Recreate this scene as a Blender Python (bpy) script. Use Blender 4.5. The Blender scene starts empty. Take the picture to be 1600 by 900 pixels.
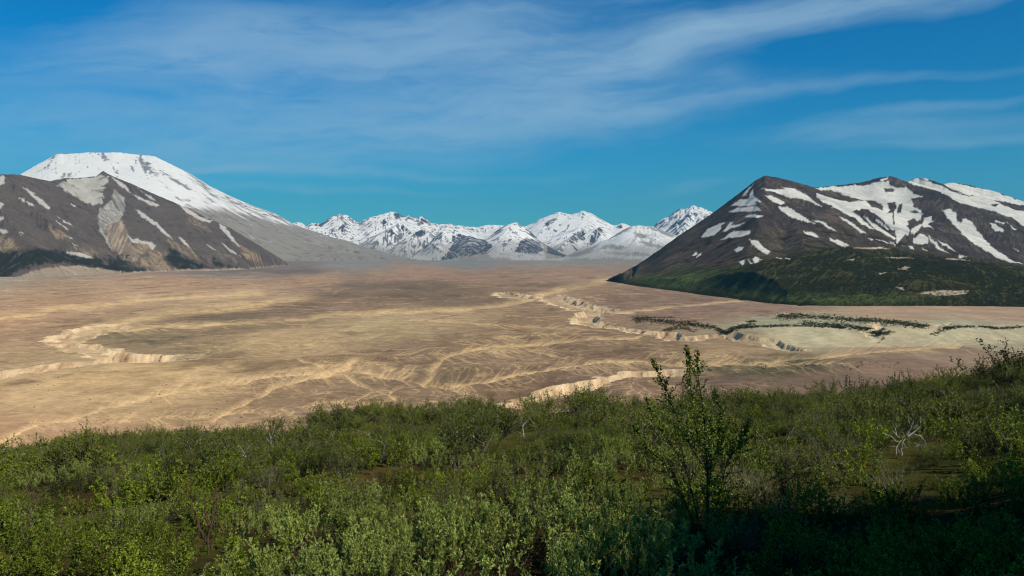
import bpy, math, random
import numpy as np
from mathutils import Vector

scene = bpy.context.scene
# ------------------------------------------------------------------ camera, sky, sun, exposure
F = 1333.33            # focal length in pixels of a 1600 px wide frame
HOR = 393.0            # picture row of the horizon
H = 150.0              # eye height above the valley floor (m)
cam_d = bpy.data.cameras.new("camera")
cam_d.sensor_width = 36.0
cam_d.lens = F / 1600 * 36
cam_d.shift_y = -57.0 / 1600
cam_d.clip_start = 0.1
cam_d.clip_end = 200000
cam = bpy.data.objects.new("camera", cam_d)
scene.collection.objects.link(cam)
cam.location = (0, 0, H)
cam.rotation_euler = (math.radians(90), 0, 0)
scene.camera = cam

SUN_AZ = math.radians(47)      # sun stands behind the camera, this far to the right
SUN_EL = math.radians(35)
sd = bpy.data.lights.new("sun", 'SUN')
sd.energy = 4.7
sd.angle = math.radians(0.53)
sd.color = (1.0, 0.91, 0.76)
sun = bpy.data.objects.new("sun", sd)
scene.collection.objects.link(sun)
to_sun = Vector((math.sin(SUN_AZ) * math.cos(SUN_EL), -math.cos(SUN_AZ) * math.cos(SUN_EL), math.sin(SUN_EL)))
sun.rotation_euler = to_sun.to_track_quat('Z', 'Y').to_euler()
sun.location = (0, 0, 400)

scene.view_settings.view_transform = 'Standard'
scene.view_settings.look = 'None'
scene.view_settings.exposure = 0.0
scene.view_settings.gamma = 1.0
scene.view_settings.use_curve_mapping = False
scene.render.engine = 'CYCLES'
cy = scene.cycles
cy.max_bounces = 6; cy.diffuse_bounces = 2; cy.glossy_bounces = 1; cy.transmission_bounces = 2
cy.transparent_max_bounces = 4; cy.volume_bounces = 0
cy.use_denoising = True
cy.pixel_filter_type = 'BLACKMAN_HARRIS'; cy.filter_width = 1.15
cy.sample_clamp_indirect = 4.0

class NT:
    """small helper for node trees"""
    def __init__(s, tree):
        s.t = tree; s.n = tree.nodes; s.l = tree.links
    def new(s, typ, **kw):
        n = s.n.new(typ)
        for k, v in kw.items(): setattr(n, k, v)
        return n
    def put(s, sock, v):
        if isinstance(v, bpy.types.NodeSocket): s.l.new(v, sock)
        else: sock.default_value = v
    def m(s, op, a, b=0.0, c=None, clamp=False):
        n = s.n.new('ShaderNodeMath'); n.operation = op; n.use_clamp = clamp
        s.put(n.inputs[0], a); s.put(n.inputs[1], b)
        if c is not None: s.put(n.inputs[2], c)
        return n.outputs[0]
    def mix(s, f, a, b, blend='MIX'):
        n = s.n.new('ShaderNodeMix'); n.data_type = 'RGBA'; n.blend_type = blend
        s.put(n.inputs[0], f); s.put(n.inputs[6], a); s.put(n.inputs[7], b)
        return n.outputs[2]
    def noise(s, vec, scale, detail=4, rough=0.55, dist=0.0, lac=2.0):
        n = s.n.new('ShaderNodeTexNoise')
        if vec is not None: s.l.new(vec, n.inputs['Vector'])
        n.inputs['Scale'].default_value = scale; n.inputs['Detail'].default_value = detail
        n.inputs['Roughness'].default_value = rough; n.inputs['Distortion'].default_value = dist
        n.inputs['Lacunarity'].default_value = lac
        return n.outputs['Fac']
    def ramp(s, f, lo, hi, a=0.0, b=1.0, smooth=True):
        n = s.n.new('ShaderNodeMapRange')
        if smooth: n.interpolation_type = 'SMOOTHSTEP'
        s.put(n.inputs[0], f)
        for i, v in ((1, lo), (2, hi), (3, a), (4, b)): n.inputs[i].default_value = v
        return n.outputs[0]
    def comb(s, x, y, z=0.0):
        n = s.n.new('ShaderNodeCombineXYZ')
        s.put(n.inputs[0], x); s.put(n.inputs[1], y); s.put(n.inputs[2], z)
        return n.outputs[0]

# ---- world: Nishita sky with a thin cirrus layer, laid out by azimuth and elevation
world = bpy.data.worlds.new("World")
scene.world = world
world.use_nodes = True
world.node_tree.nodes.clear()
w = NT(world.node_tree)
sky = w.new('ShaderNodeTexSky', sky_type='NISHITA')
sky.sun_disc = False
sky.sun_elevation = SUN_EL
sky.sun_rotation = math.pi - SUN_AZ
sky.altitude = 600; sky.air_density = 1.0; sky.dust_density = 0.3; sky.ozone_density = 3.0
tc = w.new('ShaderNodeTexCoord')
sep = w.new('ShaderNodeSeparateXYZ'); w.l.new(tc.outputs['Generated'], sep.inputs[0])
az = w.m('MULTIPLY', w.m('ARCTAN2', sep.outputs[0], sep.outputs[1]), 1.0)
el = w.m('ARCSINE', sep.outputs[2])
# polarised, saturated blue: a colour filter on the sky
tint = w.mix(w.ramp(el, 0.0, 0.24), (0.24, 1.12, 1.36, 1), (0.0, 0.95, 1.52, 1))
skyc = w.mix(1.0, sky.outputs[0], tint, 'MULTIPLY')
A = w.m('MULTIPLY', az, 1000.0); E = w.m('MULTIPLY', el, 1000.0)
wv = w.comb(w.m('MULTIPLY', A, 0.002), w.m('MULTIPLY', E, 0.006), 3.1)
wn = w.noise(wv, 1.0, 3, 0.5)
A2 = w.m('ADD', A, w.m('MULTIPLY', w.m('SUBTRACT', wn, 0.5), 160.0))
wn2 = w.noise(w.comb(w.m('MULTIPLY', A, 0.004), w.m('MULTIPLY', E, 0.008), 9.1), 1.0, 3, 0.5)
E2 = w.m('ADD', E, w.m('MULTIPLY', w.m('SUBTRACT', wn2, 0.5), 70.0))
def cloud_blob(px, py, rx, ry, ang, wt, soft=1.0):
    a0 = math.atan((px - 800) / F) * 1000; e0 = math.atan((HOR - py) / F) * 1000
    rx *= 0.75; ry *= 0.75
    c, s_ = math.cos(math.radians(ang)), math.sin(math.radians(ang))
    dx = w.m('SUBTRACT', A2, a0); dy = w.m('SUBTRACT', E2, e0)
    u = w.m('ADD', w.m('MULTIPLY', dx, c / rx), w.m('MULTIPLY', dy, s_ / rx))
    v = w.m('ADD', w.m('MULTIPLY', dx, -s_ / ry), w.m('MULTIPLY', dy, c / ry))
    r2 = w.m('ADD', w.m('MULTIPLY', u, u), w.m('MULTIPLY', v, v))
    return w.m('MULTIPLY', w.m('EXPONENT', w.m('MULTIPLY', r2, -1.0)), wt)
blobs = [(520, 130, 420, 75, 2, .62), (330, 90, 190, 45, 14, .35), (640, 60, 330, 50, 6, .5), (700, 205, 430, 34, 6, .55), (250, 235, 380, 55, 0, .42),
         (1260, 38, 420, 26, 4, .95), (980, 90, 200, 30, 14, .7), (880, 140, 220, 60, 5, .45), (1250, 160, 420, 9, 2.5, .42), (820, 15, 220, 14, 8, .35),
         (1420, 225, 260, 26, 2, .42), (1540, 248, 150, 9, 2, .35), (500, 271, 330, 8, 0, .38), (470, 305, 230, 9, 0, .32),
         (1070, 296, 120, 9, 3, .3), (1140, 133, 40, 14, -8, .3), (60, 140, 160, 14, 6, .25), (1500, 190, 120, 9, 3, .3), (680, 330, 160, 6, 3, .16)]
tot = 0.0
for b in blobs:
    tot = w.m('ADD', tot, cloud_blob(*b))
# streaks along the wind, slightly climbing to the right
ca, sa = math.cos(math.radians(5)), math.sin(math.radians(5))
U = w.m('ADD', w.m('MULTIPLY', A2, ca), w.m('MULTIPLY', E2, sa))
V = w.m('SUBTRACT', w.m('MULTIPLY', E2, ca), w.m('MULTIPLY', A2, sa))
st1 = w.noise(w.comb(w.m('MULTIPLY', U, 0.004), w.m('MULTIPLY', V, 0.03), 1.7), 1.0, 6, 0.6)
st2 = w.noise(w.comb(w.m('MULTIPLY', U, 0.012), w.m('MULTIPLY', V, 0.05), 5.7), 1.0, 6, 0.65, 0.6)
fib = w.m('ADD', w.m('MULTIPLY', st1, 0.75), w.m('MULTIPLY', st2, 0.45))
fib = w.ramp(fib, 0.38, 0.80, 0.42, 1.3)
cl = w.m('MULTIPLY', tot, fib)
cl = w.m('MAXIMUM', w.m('SUBTRACT', cl, 0.10), 0.0)
cl = w.m('SUBTRACT', 1.0, w.m('EXPONENT', w.m('MULTIPLY', cl, -0.95)))
cl = w.m('MULTIPLY', cl, 0.86, clamp=True)
skyc = w.mix(cl, skyc, (6.4, 9.6, 12.0, 1))
bg = w.new('ShaderNodeBackground'); w.l.new(skyc, bg.inputs[0]); bg.inputs[1].default_value = 0.060
wo = w.new('ShaderNodeOutputWorld'); w.l.new(bg.outputs[0], wo.inputs[0])

# ------------------------------------------------------------------ numeric helpers
_rs = np.random.RandomState(7)
PERM = _rs.permutation(256); PERM = np.concatenate([PERM, PERM])
GA = _rs.rand(256) * 2 * math.pi; GX, GY = np.cos(GA), np.sin(GA)
def perlin(x, y, seed=0):
    x = x + seed * 17.31; y = y - seed * 9.73
    xi = np.floor(x).astype(np.int64); yi = np.floor(y).astype(np.int64)
    fx = x - xi; fy = y - yi
    xi &= 255; yi &= 255
    u = fx * fx * fx * (fx * (fx * 6 - 15) + 10); v = fy * fy * fy * (fy * (fy * 6 - 15) + 10)
    def g(i, j, dx, dy):
        h = PERM[PERM[i & 255] + (j & 255)]
        return GX[h] * dx + GY[h] * dy
    a = g(xi, yi, fx, fy); b = g(xi + 1, yi, fx - 1, fy)
    c = g(xi, yi + 1, fx, fy - 1); d = g(xi + 1, yi + 1, fx - 1, fy - 1)
    return (a + u * (b - a)) * (1 - v) + (c + u * (d - c)) * v
def fbm(x, y, oct=5, seed=0, gain=0.5):
    s = 0.0; a = 1.0; n = 0.0
    for k in range(oct):
        s = s + a * perlin(x * 2 ** k, y * 2 ** k, seed + k * 3); n += a; a *= gain
    return s / n * 1.6
def ridged(x, y, oct=4, seed=0, gain=0.5):
    s = 0.0; a = 1.0; n = 0.0
    for k in range(oct):
        s = s + a * (1 - np.abs(perlin(x * 2 ** k, y * 2 ** k, seed + k * 3)) * 2); n += a; a *= gain
    return s / n
def sstep(x, a, b):
    t = np.clip((x - a) / (b - a), 0, 1); return t * t * (3 - 2 * t)
def lin(r, g, b):
    c = np.array([r, g, b]) / 255.0
    return np.where(c <= 0.04045, c / 12.92, ((c + 0.055) / 1.055) ** 2.4)
def depth_of(py, z=0.0):
    return (H - z) * F / (py - HOR)
def interp_line(px, pts):
    pts = sorted(pts); return np.interp(px, [p[0] for p in pts], [p[1] for p in pts])
def seg_dist(X, Y, pts):
    """distance to a polyline, and the running parameter of the nearest point"""
    best = np.full(X.shape, 1e18); tt = np.zeros(X.shape); acc = 0.0
    for (x0, y0), (x1, y1) in zip(pts[:-1], pts[1:]):
        dx, dy = x1 - x0, y1 - y0; L2 = dx * dx + dy * dy + 1e-9; L = math.sqrt(L2)
        t = np.clip(((X - x0) * dx + (Y - y0) * dy) / L2, 0, 1)
        d = (X - x0 - t * dx) ** 2 + (Y - y0 - t * dy) ** 2
        m = d < best
        best = np.where(m, d, best); tt = np.where(m, acc + t * L, tt); acc += L
    return np.sqrt(best), tt / max(acc, 1e-9)
def poly_sd(X, Y, pts):
    """signed distance to a polygon, positive inside"""
    X = X.ravel(); Y = Y.ravel()
    xs = [p[0] for p in pts]; ys = [p[1] for p in pts]
    out = np.full(X.shape, -99.0)
    m = (X > min(xs) - 12) & (X < max(xs) + 12) & (Y > min(ys) - 12) & (Y < max(ys) + 12)
    if not m.any(): return out
    x = X[m]; y = Y[m]; d2 = np.full(x.shape, 1e9); ins = np.zeros(x.shape, bool)
    n = len(pts)
    for i in range(n):
        x0, y0 = pts[i]; x1, y1 = pts[(i + 1) % n]
        dx, dy = x1 - x0, y1 - y0
        t = np.clip(((x - x0) * dx + (y - y0) * dy) / (dx * dx + dy * dy + 1e-9), 0, 1)
        d2 = np.minimum(d2, (x - x0 - t * dx) ** 2 + (y - y0 - t * dy) ** 2)
        c = ((y0 > y) != (y1 > y)) & (x < (x1 - x0) * (y - y0) / ((y1 - y0) if y1 != y0 else 1e-9) + x0)
        ins ^= c
    out[m] = np.where(ins, 1, -1) * np.sqrt(d2)
    return out

def set_tags(o, label=None, cat=None, group=None, kind=None):
    if label: o['label'] = label
    if cat: o['category'] = cat
    if group: o['group'] = group
    if kind: o['kind'] = kind
    return o

def grid_object(name, X, Y, Z, col, mat, extra=None):
    R, C = X.shape
    me = bpy.data.meshes.new(name)
    co = np.stack([X, Y, Z], -1).reshape(-1, 3).astype(np.float32)
    me.vertices.add(R * C); me.vertices.foreach_set('co', co.ravel())
    i = np.arange(R * C).reshape(R, C)
    q = np.stack([i[:-1, :-1], i[:-1, 1:], i[1:, 1:], i[1:, :-1]], -1).reshape(-1, 4)
    me.loops.add(q.size); me.loops.foreach_set('vertex_index', q.ravel().astype(np.int32))
    me.polygons.add(len(q)); me.polygons.foreach_set('loop_start', (np.arange(len(q)) * 4).astype(np.int32))
    me.polygons.foreach_set('use_smooth', np.ones(len(q), bool))
    ca = me.color_attributes.new('albedo', 'FLOAT_COLOR', 'POINT')
    c4 = np.ones((R * C, 4), np.float32); c4[:, :3] = np.clip(col.reshape(-1, 3), 0.002, 0.92)
    ca.data.foreach_set('color', c4.ravel())
    for k, v in (extra or {}).items():
        a = me.attributes.new(k, 'FLOAT', 'POINT'); a.data.foreach_set('value', np.asarray(v, np.float32).ravel())
    me.update(); me.validate()
    me.materials.append(mat)
    o = bpy.data.objects.new(name, me); scene.collection.objects.link(o)
    return o

# ------------------------------------------------------------------ terrain tools: drainage and erosion
def receivers(Z, dX, dY):
    """steepest downhill neighbour of every cell; dX per row, dY per row step"""
    R, C = Z.shape
    P = np.pad(Z, 1, constant_values=1e9)
    best = np.zeros((R, C)); rec = np.arange(R * C).reshape(R, C).copy(); dist = np.ones((R, C))
    idx = rec.copy()
    dx = dX[:, None]; dy = dY[:, None]
    for di in (-1, 0, 1):
        for dj in (-1, 0, 1):
            if di == 0 and dj == 0: continue
            L = np.sqrt((dx * dj) ** 2 + (dy * di) ** 2) + 1e-6
            s = (Z - P[1 + di:1 + di + R, 1 + dj:1 + dj + C]) / L
            m = s > best
            best = np.where(m, s, best); rec = np.where(m, idx + di * C + dj, rec)
            dist = np.where(m, np.broadcast_to(L, Z.shape), dist)
    return rec.ravel(), dist.ravel()
def accumulate(Z, rec, area):
    order = np.argsort(-Z.ravel(), kind='stable').tolist()
    A_ = area.ravel().tolist(); r = rec.tolist()
    for i in order:
        j = r[i]
        if j != i: A_[j] += A_[i]
    return np.array(A_)
def erode(Z, dX, dY, iters, K, m=0.45, amin=0.0, smooth=0.0):
    area = np.broadcast_to((dX * dY)[:, None], Z.shape)
    for it in range(iters):
        rec, dist = receivers(Z, dX, dY)
        Aq = accumulate(Z, rec, area)
        c = (K * np.maximum(Aq - amin, 0) ** m / dist).tolist()
        z = Z.ravel().tolist(); r = rec.tolist()
        for i in np.argsort(Z.ravel(), kind='stable').tolist():
            j = r[i]
            if j != i: z[i] = (z[i] + c[i] * z[j]) / (1 + c[i])
        Z = np.array(z).reshape(Z.shape)
        if smooth:
            S = Z.copy(); S[1:-1, 1:-1] = (Z[:-2, 1:-1] + Z[2:, 1:-1] + Z[1:-1, :-2] + Z[1:-1, 2:]) / 4
            Z = Z * (1 - smooth) + S * smooth
    rec, dist = receivers(Z, dX, dY)
    return Z, accumulate(Z, rec, area).reshape(Z.shape)

def wpt(px, py, d):
    return ((px - 800) / F * d, d, H + (HOR - py) / F * d)

def ridge_height(X, Y, ridges, warp=0.0, wl=500.0, seed=0):
    Xw = X + warp * fbm(X / wl, Y / wl, 4, seed); Yw = Y + warp * fbm(X / wl + 31, Y / wl - 12, 4, seed + 1)
    out = np.full(X.shape, -1e9)
    for slope, pts in ridges:
        P = [wpt(*p) for p in pts]
        for (x0, y0, z0), (x1, y1, z1) in zip(P[:-1], P[1:]):
            dx, dy = x1 - x0, y1 - y0; L2 = dx * dx + dy * dy + 1e-6
            t = np.clip(((Xw - x0) * dx + (Yw - y0) * dy) / L2, 0, 1)
            d = np.sqrt((Xw - x0 - t * dx) ** 2 + (Yw - y0 - t * dy) ** 2)
            out = np.maximum(out, z0 + t * (z1 - z0) - slope * d)
    return out

# ------------------------------------------------------------------ ground materials
def land_material(name, scale, bump, contrast=0.35, rough=0.95, fine=1.0):
    m = bpy.data.materials.new(name); m.use_nodes = True; m.node_tree.nodes.clear()
    n = NT(m.node_tree)
    at = n.new('ShaderNodeAttribute', attribute_name='albedo')
    geo = n.new('ShaderNodeNewGeometry')
    pos = geo.outputs['Position']
    a = n.noise(pos, 1.0 / scale, 6, 0.62)
    b = n.noise(pos, 5.0 / scale, 4, 0.6)
    c3 = n.noise(pos, 28.0 / scale, 3, 0.7)
    f = n.m('ADD', n.m('MULTIPLY', n.m('SUBTRACT', a, 0.5), contrast * 2), n.m('MULTIPLY', n.m('SUBTRACT', b, 0.5), contrast * fine * 1.7))
    f = n.m('ADD', f, n.m('MULTIPLY', n.m('SUBTRACT', c3, 0.5), contrast * fine * 1.6))
    k = n.m('ADD', f, 1.0)
    kc = n.comb(k, k, k)
    col = n.mix(1.0, at.outputs['Color'], kc, 'MULTIPLY')
    bs = n.new('ShaderNodeBsdfDiffuse'); n.l.new(col, bs.inputs['Color']); bs.inputs['Roughness'].default_value = 0.6
    bp = n.new('ShaderNodeBump'); bp.inputs['Strength'].default_value = 0.55; bp.inputs['Distance'].default_value = bump
    n.l.new(n.m('ADD', a, n.m('MULTIPLY', b, 0.4)), bp.inputs['Height']); n.l.new(bp.outputs[0], bs.inputs['Normal'])
    o = n.new('ShaderNodeOutputMaterial'); n.l.new(bs.outputs[0], o.inputs[0])
    return m
M_LAND = land_material("valley_ground", 60.0, 1.6, 0.30, fine=1.5)
M_HILL = land_material("mountain_rock", 140.0, 12.0, 0.36)
M_FAR = land_material("far_mountain_rock", 500.0, 25.0, 0.12)

K_ALB = 1.0
def pal(r, g, b): return lin(r, g, b) * K_ALB * np.array([0.97, 1.0, 1.0])

# ------------------------------------------------------------------ the valley floor
def to_world(pts, z=0.0):
    return [((px - 800) / F * depth_of(py, z), depth_of(py, z)) for px, py in pts]

def build_valley():
    pyr = np.concatenate([[1400, 1100, 950], np.linspace(900, 705, 90), np.arange(703, 470, -0.42), np.arange(470, 403.5, -0.3), [403, 402, 401, 400, 399]])
    D = depth_of(pyr)
    pxs = np.concatenate([np.arange(-900, -60, 12), np.arange(-60, 1660, 1.7), np.arange(1660, 2500, 12)])
    PX, DD = np.meshgrid(pxs, D); X = (PX - 800) / F * DD; Y = DD
    PY = np.broadcast_to(pyr[:, None], X.shape)
    dX = D / F * 1.7; dY = np.abs(np.gradient(D))
    near = sstep(DD, 5200, 1200)
    # broad swells and mounds
    wx = X + 60 * fbm(X / 300, Y / 300, 3, 2); wy = Y + 60 * fbm(X / 300, Y / 300, 3, 8)
    Z = 7 * fbm(wx / 420, wy / 700, 4, 1) * (0.35 + 0.65 * near)
    mound = sstep(PX, 150, 420) * sstep(PX, 1350, 1050) * sstep(PY, 480, 560)
    Z += mound * (11 * np.maximum(fbm(wx / 190, wy / 300, 3, 5), -0.25) + 1.2 * fbm(wx / 70, wy / 110, 3, 6))
    Z += 0.5 * fbm(X / 30, Y / 50, 4, 9) * near
    Z -= np.mean(Z)
    # long traced washes are shallow troughs
    washes = [
        ([(-20, 500), (54, 493), (83, 482), (140, 479), (200, 470), (290, 463), (400, 458)], 22, 1.5),
        ([(150, 512), (190, 502), (260, 491), (330, 485), (420, 474), (470, 467)], 26, 1.5),
        ([(170, 517), (250, 511), (330, 507), (430, 500), (520, 492), (640, 488), (720, 484), (790, 476), (830, 468), (850, 459), (905, 446), (960, 436)], 16, 2),
        ([(0, 690), (60, 660), (110, 655), (150, 640), (230, 618), (330, 596), (430, 585), (520, 580)], 10, 1.5),
        ([(330, 660), (380, 625), (430, 600), (500, 586), (540, 573), (560, 560)], 9, 3),
        ([(520, 640), (620, 620), (560, 590), (470, 560)], 6, 2),
        ([(540, 572), (590, 583), (650, 592), (700, 598), (760, 612)], 8, 3),
        ([(665, 598), (680, 570), (730, 548), (800, 540), (880, 534), (1000, 528)], 8, 2.5),
        ([(700, 598), (800, 586), (900, 570), (1000, 562), (1070, 566), (1160, 568), (1240, 563), (1330, 553), (1420, 545), (1500, 541)], 6, 2),
        ([(1070, 569), (1160, 570), (1280, 569), (1330, 568)], 3, 1),
        ([(300, 655), (400, 647), (480, 636), (560, 622)], 7, 3),
        ([(1250, 480), (1290, 474), (1330, 470)], 8, 2), ([(960, 490), (1040, 480), (1150, 470), (1190, 462)], 8, 2),
    ]
    wash = np.zeros(X.shape)
    jx = 14 * fbm(PX / 40, PY / 11, 5, 21) ; jy = 4.2 * fbm(PX / 45, PY / 12, 4, 22)
    wmod = 0.5 + 0.5 * fbm(PX / 60, PY / 18, 4, 23); wmod2 = 0.5 + 0.6 * fbm(PX / 35, PY / 8, 4, 24)
    for pts, wd, dep in washes:
        d, t = seg_dist(PX + jx, (PY + jy) * 3.2, [(a, b * 3.2) for a, b in pts])
        g = np.exp(-(d / (wd * (0.3 + 0.8 * wmod))) ** 2)
        wash = np.maximum(wash, g * np.clip(0.25 + 1.3 * wmod2, 0, 1)); Z -= dep * g
    trib = np.zeros(X.shape)
    def stroke(pts, w0, amp):
        xs = [p[0] for p in pts]; ys = [p[1] for p in pts]
        j0, j1 = np.searchsorted(pxs, [min(xs) - 6, max(xs) + 6]); i0, i1 = np.searchsorted(-pyr, [-max(ys) - 3, -min(ys) + 3])
        if j1 - j0 < 2 or i1 - i0 < 2: return
        sx_ = PX[i0:i1, j0:j1]; sy_ = PY[i0:i1, j0:j1]
        d, t = seg_dist(sx_, sy_ * 1.6, [(p[0], p[1] * 1.6) for p in pts])
        g = np.exp(-(d / (w0 * (1.25 - t))) ** 2) * amp * (1 - 0.75 * t)
        trib[i0:i1, j0:j1] = np.maximum(trib[i0:i1, j0:j1], g)
    rt = random.Random(8)
    extra = [([(120, 672), (200, 655), (300, 648)], 0, 0), ([(560, 566), (640, 556), (740, 552), (850, 545)], 0, 0), ([(700, 535), (800, 528), (900, 522)], 0, 0), ([(380, 592), (470, 575), (540, 572)], 0, 0), ([(760, 592), (880, 578), (990, 566)], 0, 0), ([(640, 500), (760, 506), (900, 512)], 0, 0)]
    for pts, wd, dep in washes + extra:
        x0s = pts[0][1]
        for (xa, ya), (xb, yb) in zip(pts[:-1], pts[1:]):
            n = int(abs(xb - xa) / 3.5) + 3
            for k in range(n):
                side = 1 if math.sin(x0s + (xa + (xb - xa) * k / n) / 37.0) > -0.1 else -1
                if rt.random() < 0.25: continue
                u = rt.random(); x = xa + (xb - xa) * u; y = ya + (yb - ya) * u
                near_ = min(1, max(0, (y - 470) / 120)); side = side if rt.random() < 0.85 else -side
                Ly = side * rt.uniform(3, 24) * (0.12 + near_); Lx = abs(Ly) * rt.uniform(0.5, 2.0) * (1 + 3.5 * (1 - near_)) + rt.uniform(2, 12)
                q = [(x, y)]; m_ = 5; bend = rt.uniform(-0.9, -0.1)
                for i in range(1, m_ + 1):
                    v = i / m_; q.append((x + Lx * v + bend * abs(Ly) * v * v + rt.uniform(-1.6, 1.6), y + Ly * v + rt.uniform(-.6, .6) * near_))
                stroke(q, rt.uniform(0.7, 1.5) * (0.6 + 0.6 * near_), rt.uniform(0.4, 0.95))
                if rt.random() < 0.5 and near_ > 0.3:
                    c0 = q[2]; s2 = 1; stroke([c0, (c0[0] + s2 * 4, c0[1] + Ly * 0.2), (c0[0] + s2 * 9 + Lx * 0.3, c0[1] + Ly * 0.45)], 1.1, 0.55)
    Z -= 1.2 * trib
    # the bench on the right steps up away from the camera
    edge_top = interp_line(PX, [(1040, 541), (1130, 540), (1200, 541), (1300, 543), (1400, 542), (1480, 539), (1600, 534), (2400, 520)])
    dedge = depth_of(edge_top)
    bench = sstep(DD + 30 * fbm(X / 120, Y / 120, 3, 14), dedge - 10, dedge + 150) * sstep(PX, 1020, 1240) * sstep(DD, 2600, 1750)
    Z += 17 * bench
    benchface = sstep(DD, dedge - 15, dedge + 5) * sstep(DD, dedge + 190, dedge + 140) * sstep(PX, 1090, 1200)
    # canyons: (centre line, half width m, depth m, rim noise)
    canyons = [
        ([(-220, 630), (-60, 600), (0, 584), (50, 578), (110, 571), (165, 565)], 20, 18, [0, 1.0, 1.0, 0.85, 0.55, 0.1]),
        ([(300, 556), (268, 560), (233, 561), (190, 561), (168, 556)], 26, 20, [0.2, .9, 1, 1, .6]),
        ([(168, 556), (150, 548), (133, 545), (105, 538), (97, 535)], 22, 10, [.7, 1, 1, .8, .4]),
        ([(97, 537), (112, 528), (133, 522), (150, 512), (165, 508), (187, 514)], 26, 10, [.4, .9, 1, 1, 1, .3]),
        ([(1090, 574), (1062, 577), (1010, 586), (960, 596), (915, 605), (870, 612), (800, 626)], 18, 14, [.3, 1, 1, 1, 1, .8, .4]),
        ([(858, 459), (868, 466), (886, 473), (915, 481), (930, 486)], 24, 19, [.2, 1, 1, 1, 1]),
        ([(930, 486), (915, 494), (918, 503), (928, 507)], 16, 15, [1, .8, .9, 1]),
        ([(928, 507), (950, 512), (975, 515), (1000, 519), (1018, 521)], 15, 10, [.8, .8, .8, 1, 1.1]),
        ([(1018, 521), (1045, 523), (1060, 531), (1080, 533), (1100, 530), (1128, 530)], 17, 12, [1, .8, 1, 1, 1, 1]),
        ([(1128, 531), (1160, 535), (1185, 536), (1211, 539), (1233, 546)], 13, 11, [.6, .9, 1, 1, 1.1]),
        ([(790, 457), (800, 461), (812, 464)], 26, 16, [.4, 1, 1]),
        ([(1210, 500), (1235, 505), (1255, 509)], 14, 6, [.3, 1, .5]),
        ([(1362, 537), (1370, 527), (1380, 519)], 7, 8, [.6, 1, .4]),
        ([(1458, 528), (1470, 522), (1482, 517)], 5, 4, [.5, 1, .3]),
    ]
    wall = np.zeros(X.shape); cfloor = np.zeros(X.shape)
    qx = X + 26 * fbm(X / 45, Y / 45, 5, 31, 0.6); qy = Y + 26 * fbm(X / 40, Y / 60, 5, 33, 0.6)
    for pts, hw, dep, prof in canyons:
        ww = to_world(pts)
        m = (PX > min(p[0] for p in pts) - 90) & (PX < max(p[0] for p in pts) + 90) & (PY > min(p[1] for p in pts) - 25) & (PY < max(p[1] for p in pts) + 30)
        if not m.any(): continue
        sc = np.clip(np.mean([q[1] for q in ww]) / 1100, 0.9, 2.2)
        d, t = seg_dist(qx[m], qy[m], ww)
        # arc-length profile
        L = [0.0]
        for a, b in zip(ww[:-1], ww[1:]): L.append(L[-1] + math.hypot(b[0] - a[0], b[1] - a[1]))
        pr = np.interp(t, np.array(L) / L[-1], prof)
        pr = pr * np.clip(0.80 + 0.75 * fbm(X[m] / 70, Y[m] / 90, 3, 37), 0.25, 1.15)
        hw2 = hw * sc * (0.4 + 0.6 * pr); wl = dep * 0.75
        g = sstep(d, hw2 + wl, hw2 * 0.75)
        Zm = Z[m]; Z[m] = Zm - dep * pr * g
        wall[m] = np.maximum(wall[m], sstep(d, hw2 + wl * 1.25, hw2 + wl) * sstep(d, hw2 * 0.5, hw2 * 0.8) * np.clip(pr * 2, 0, 1))
        cfloor[m] = np.maximum(cfloor[m], g * pr)
    Zs = Z.copy()
    Z, ACC = erode(Z, dX, dY, 2, 0.018, 0.45, 60.0)
    Z = np.where(DD > 5200, Zs, Z)
    la = np.log(ACC + 1)
    rill = sstep(la, 5.4, 9.0)
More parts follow.
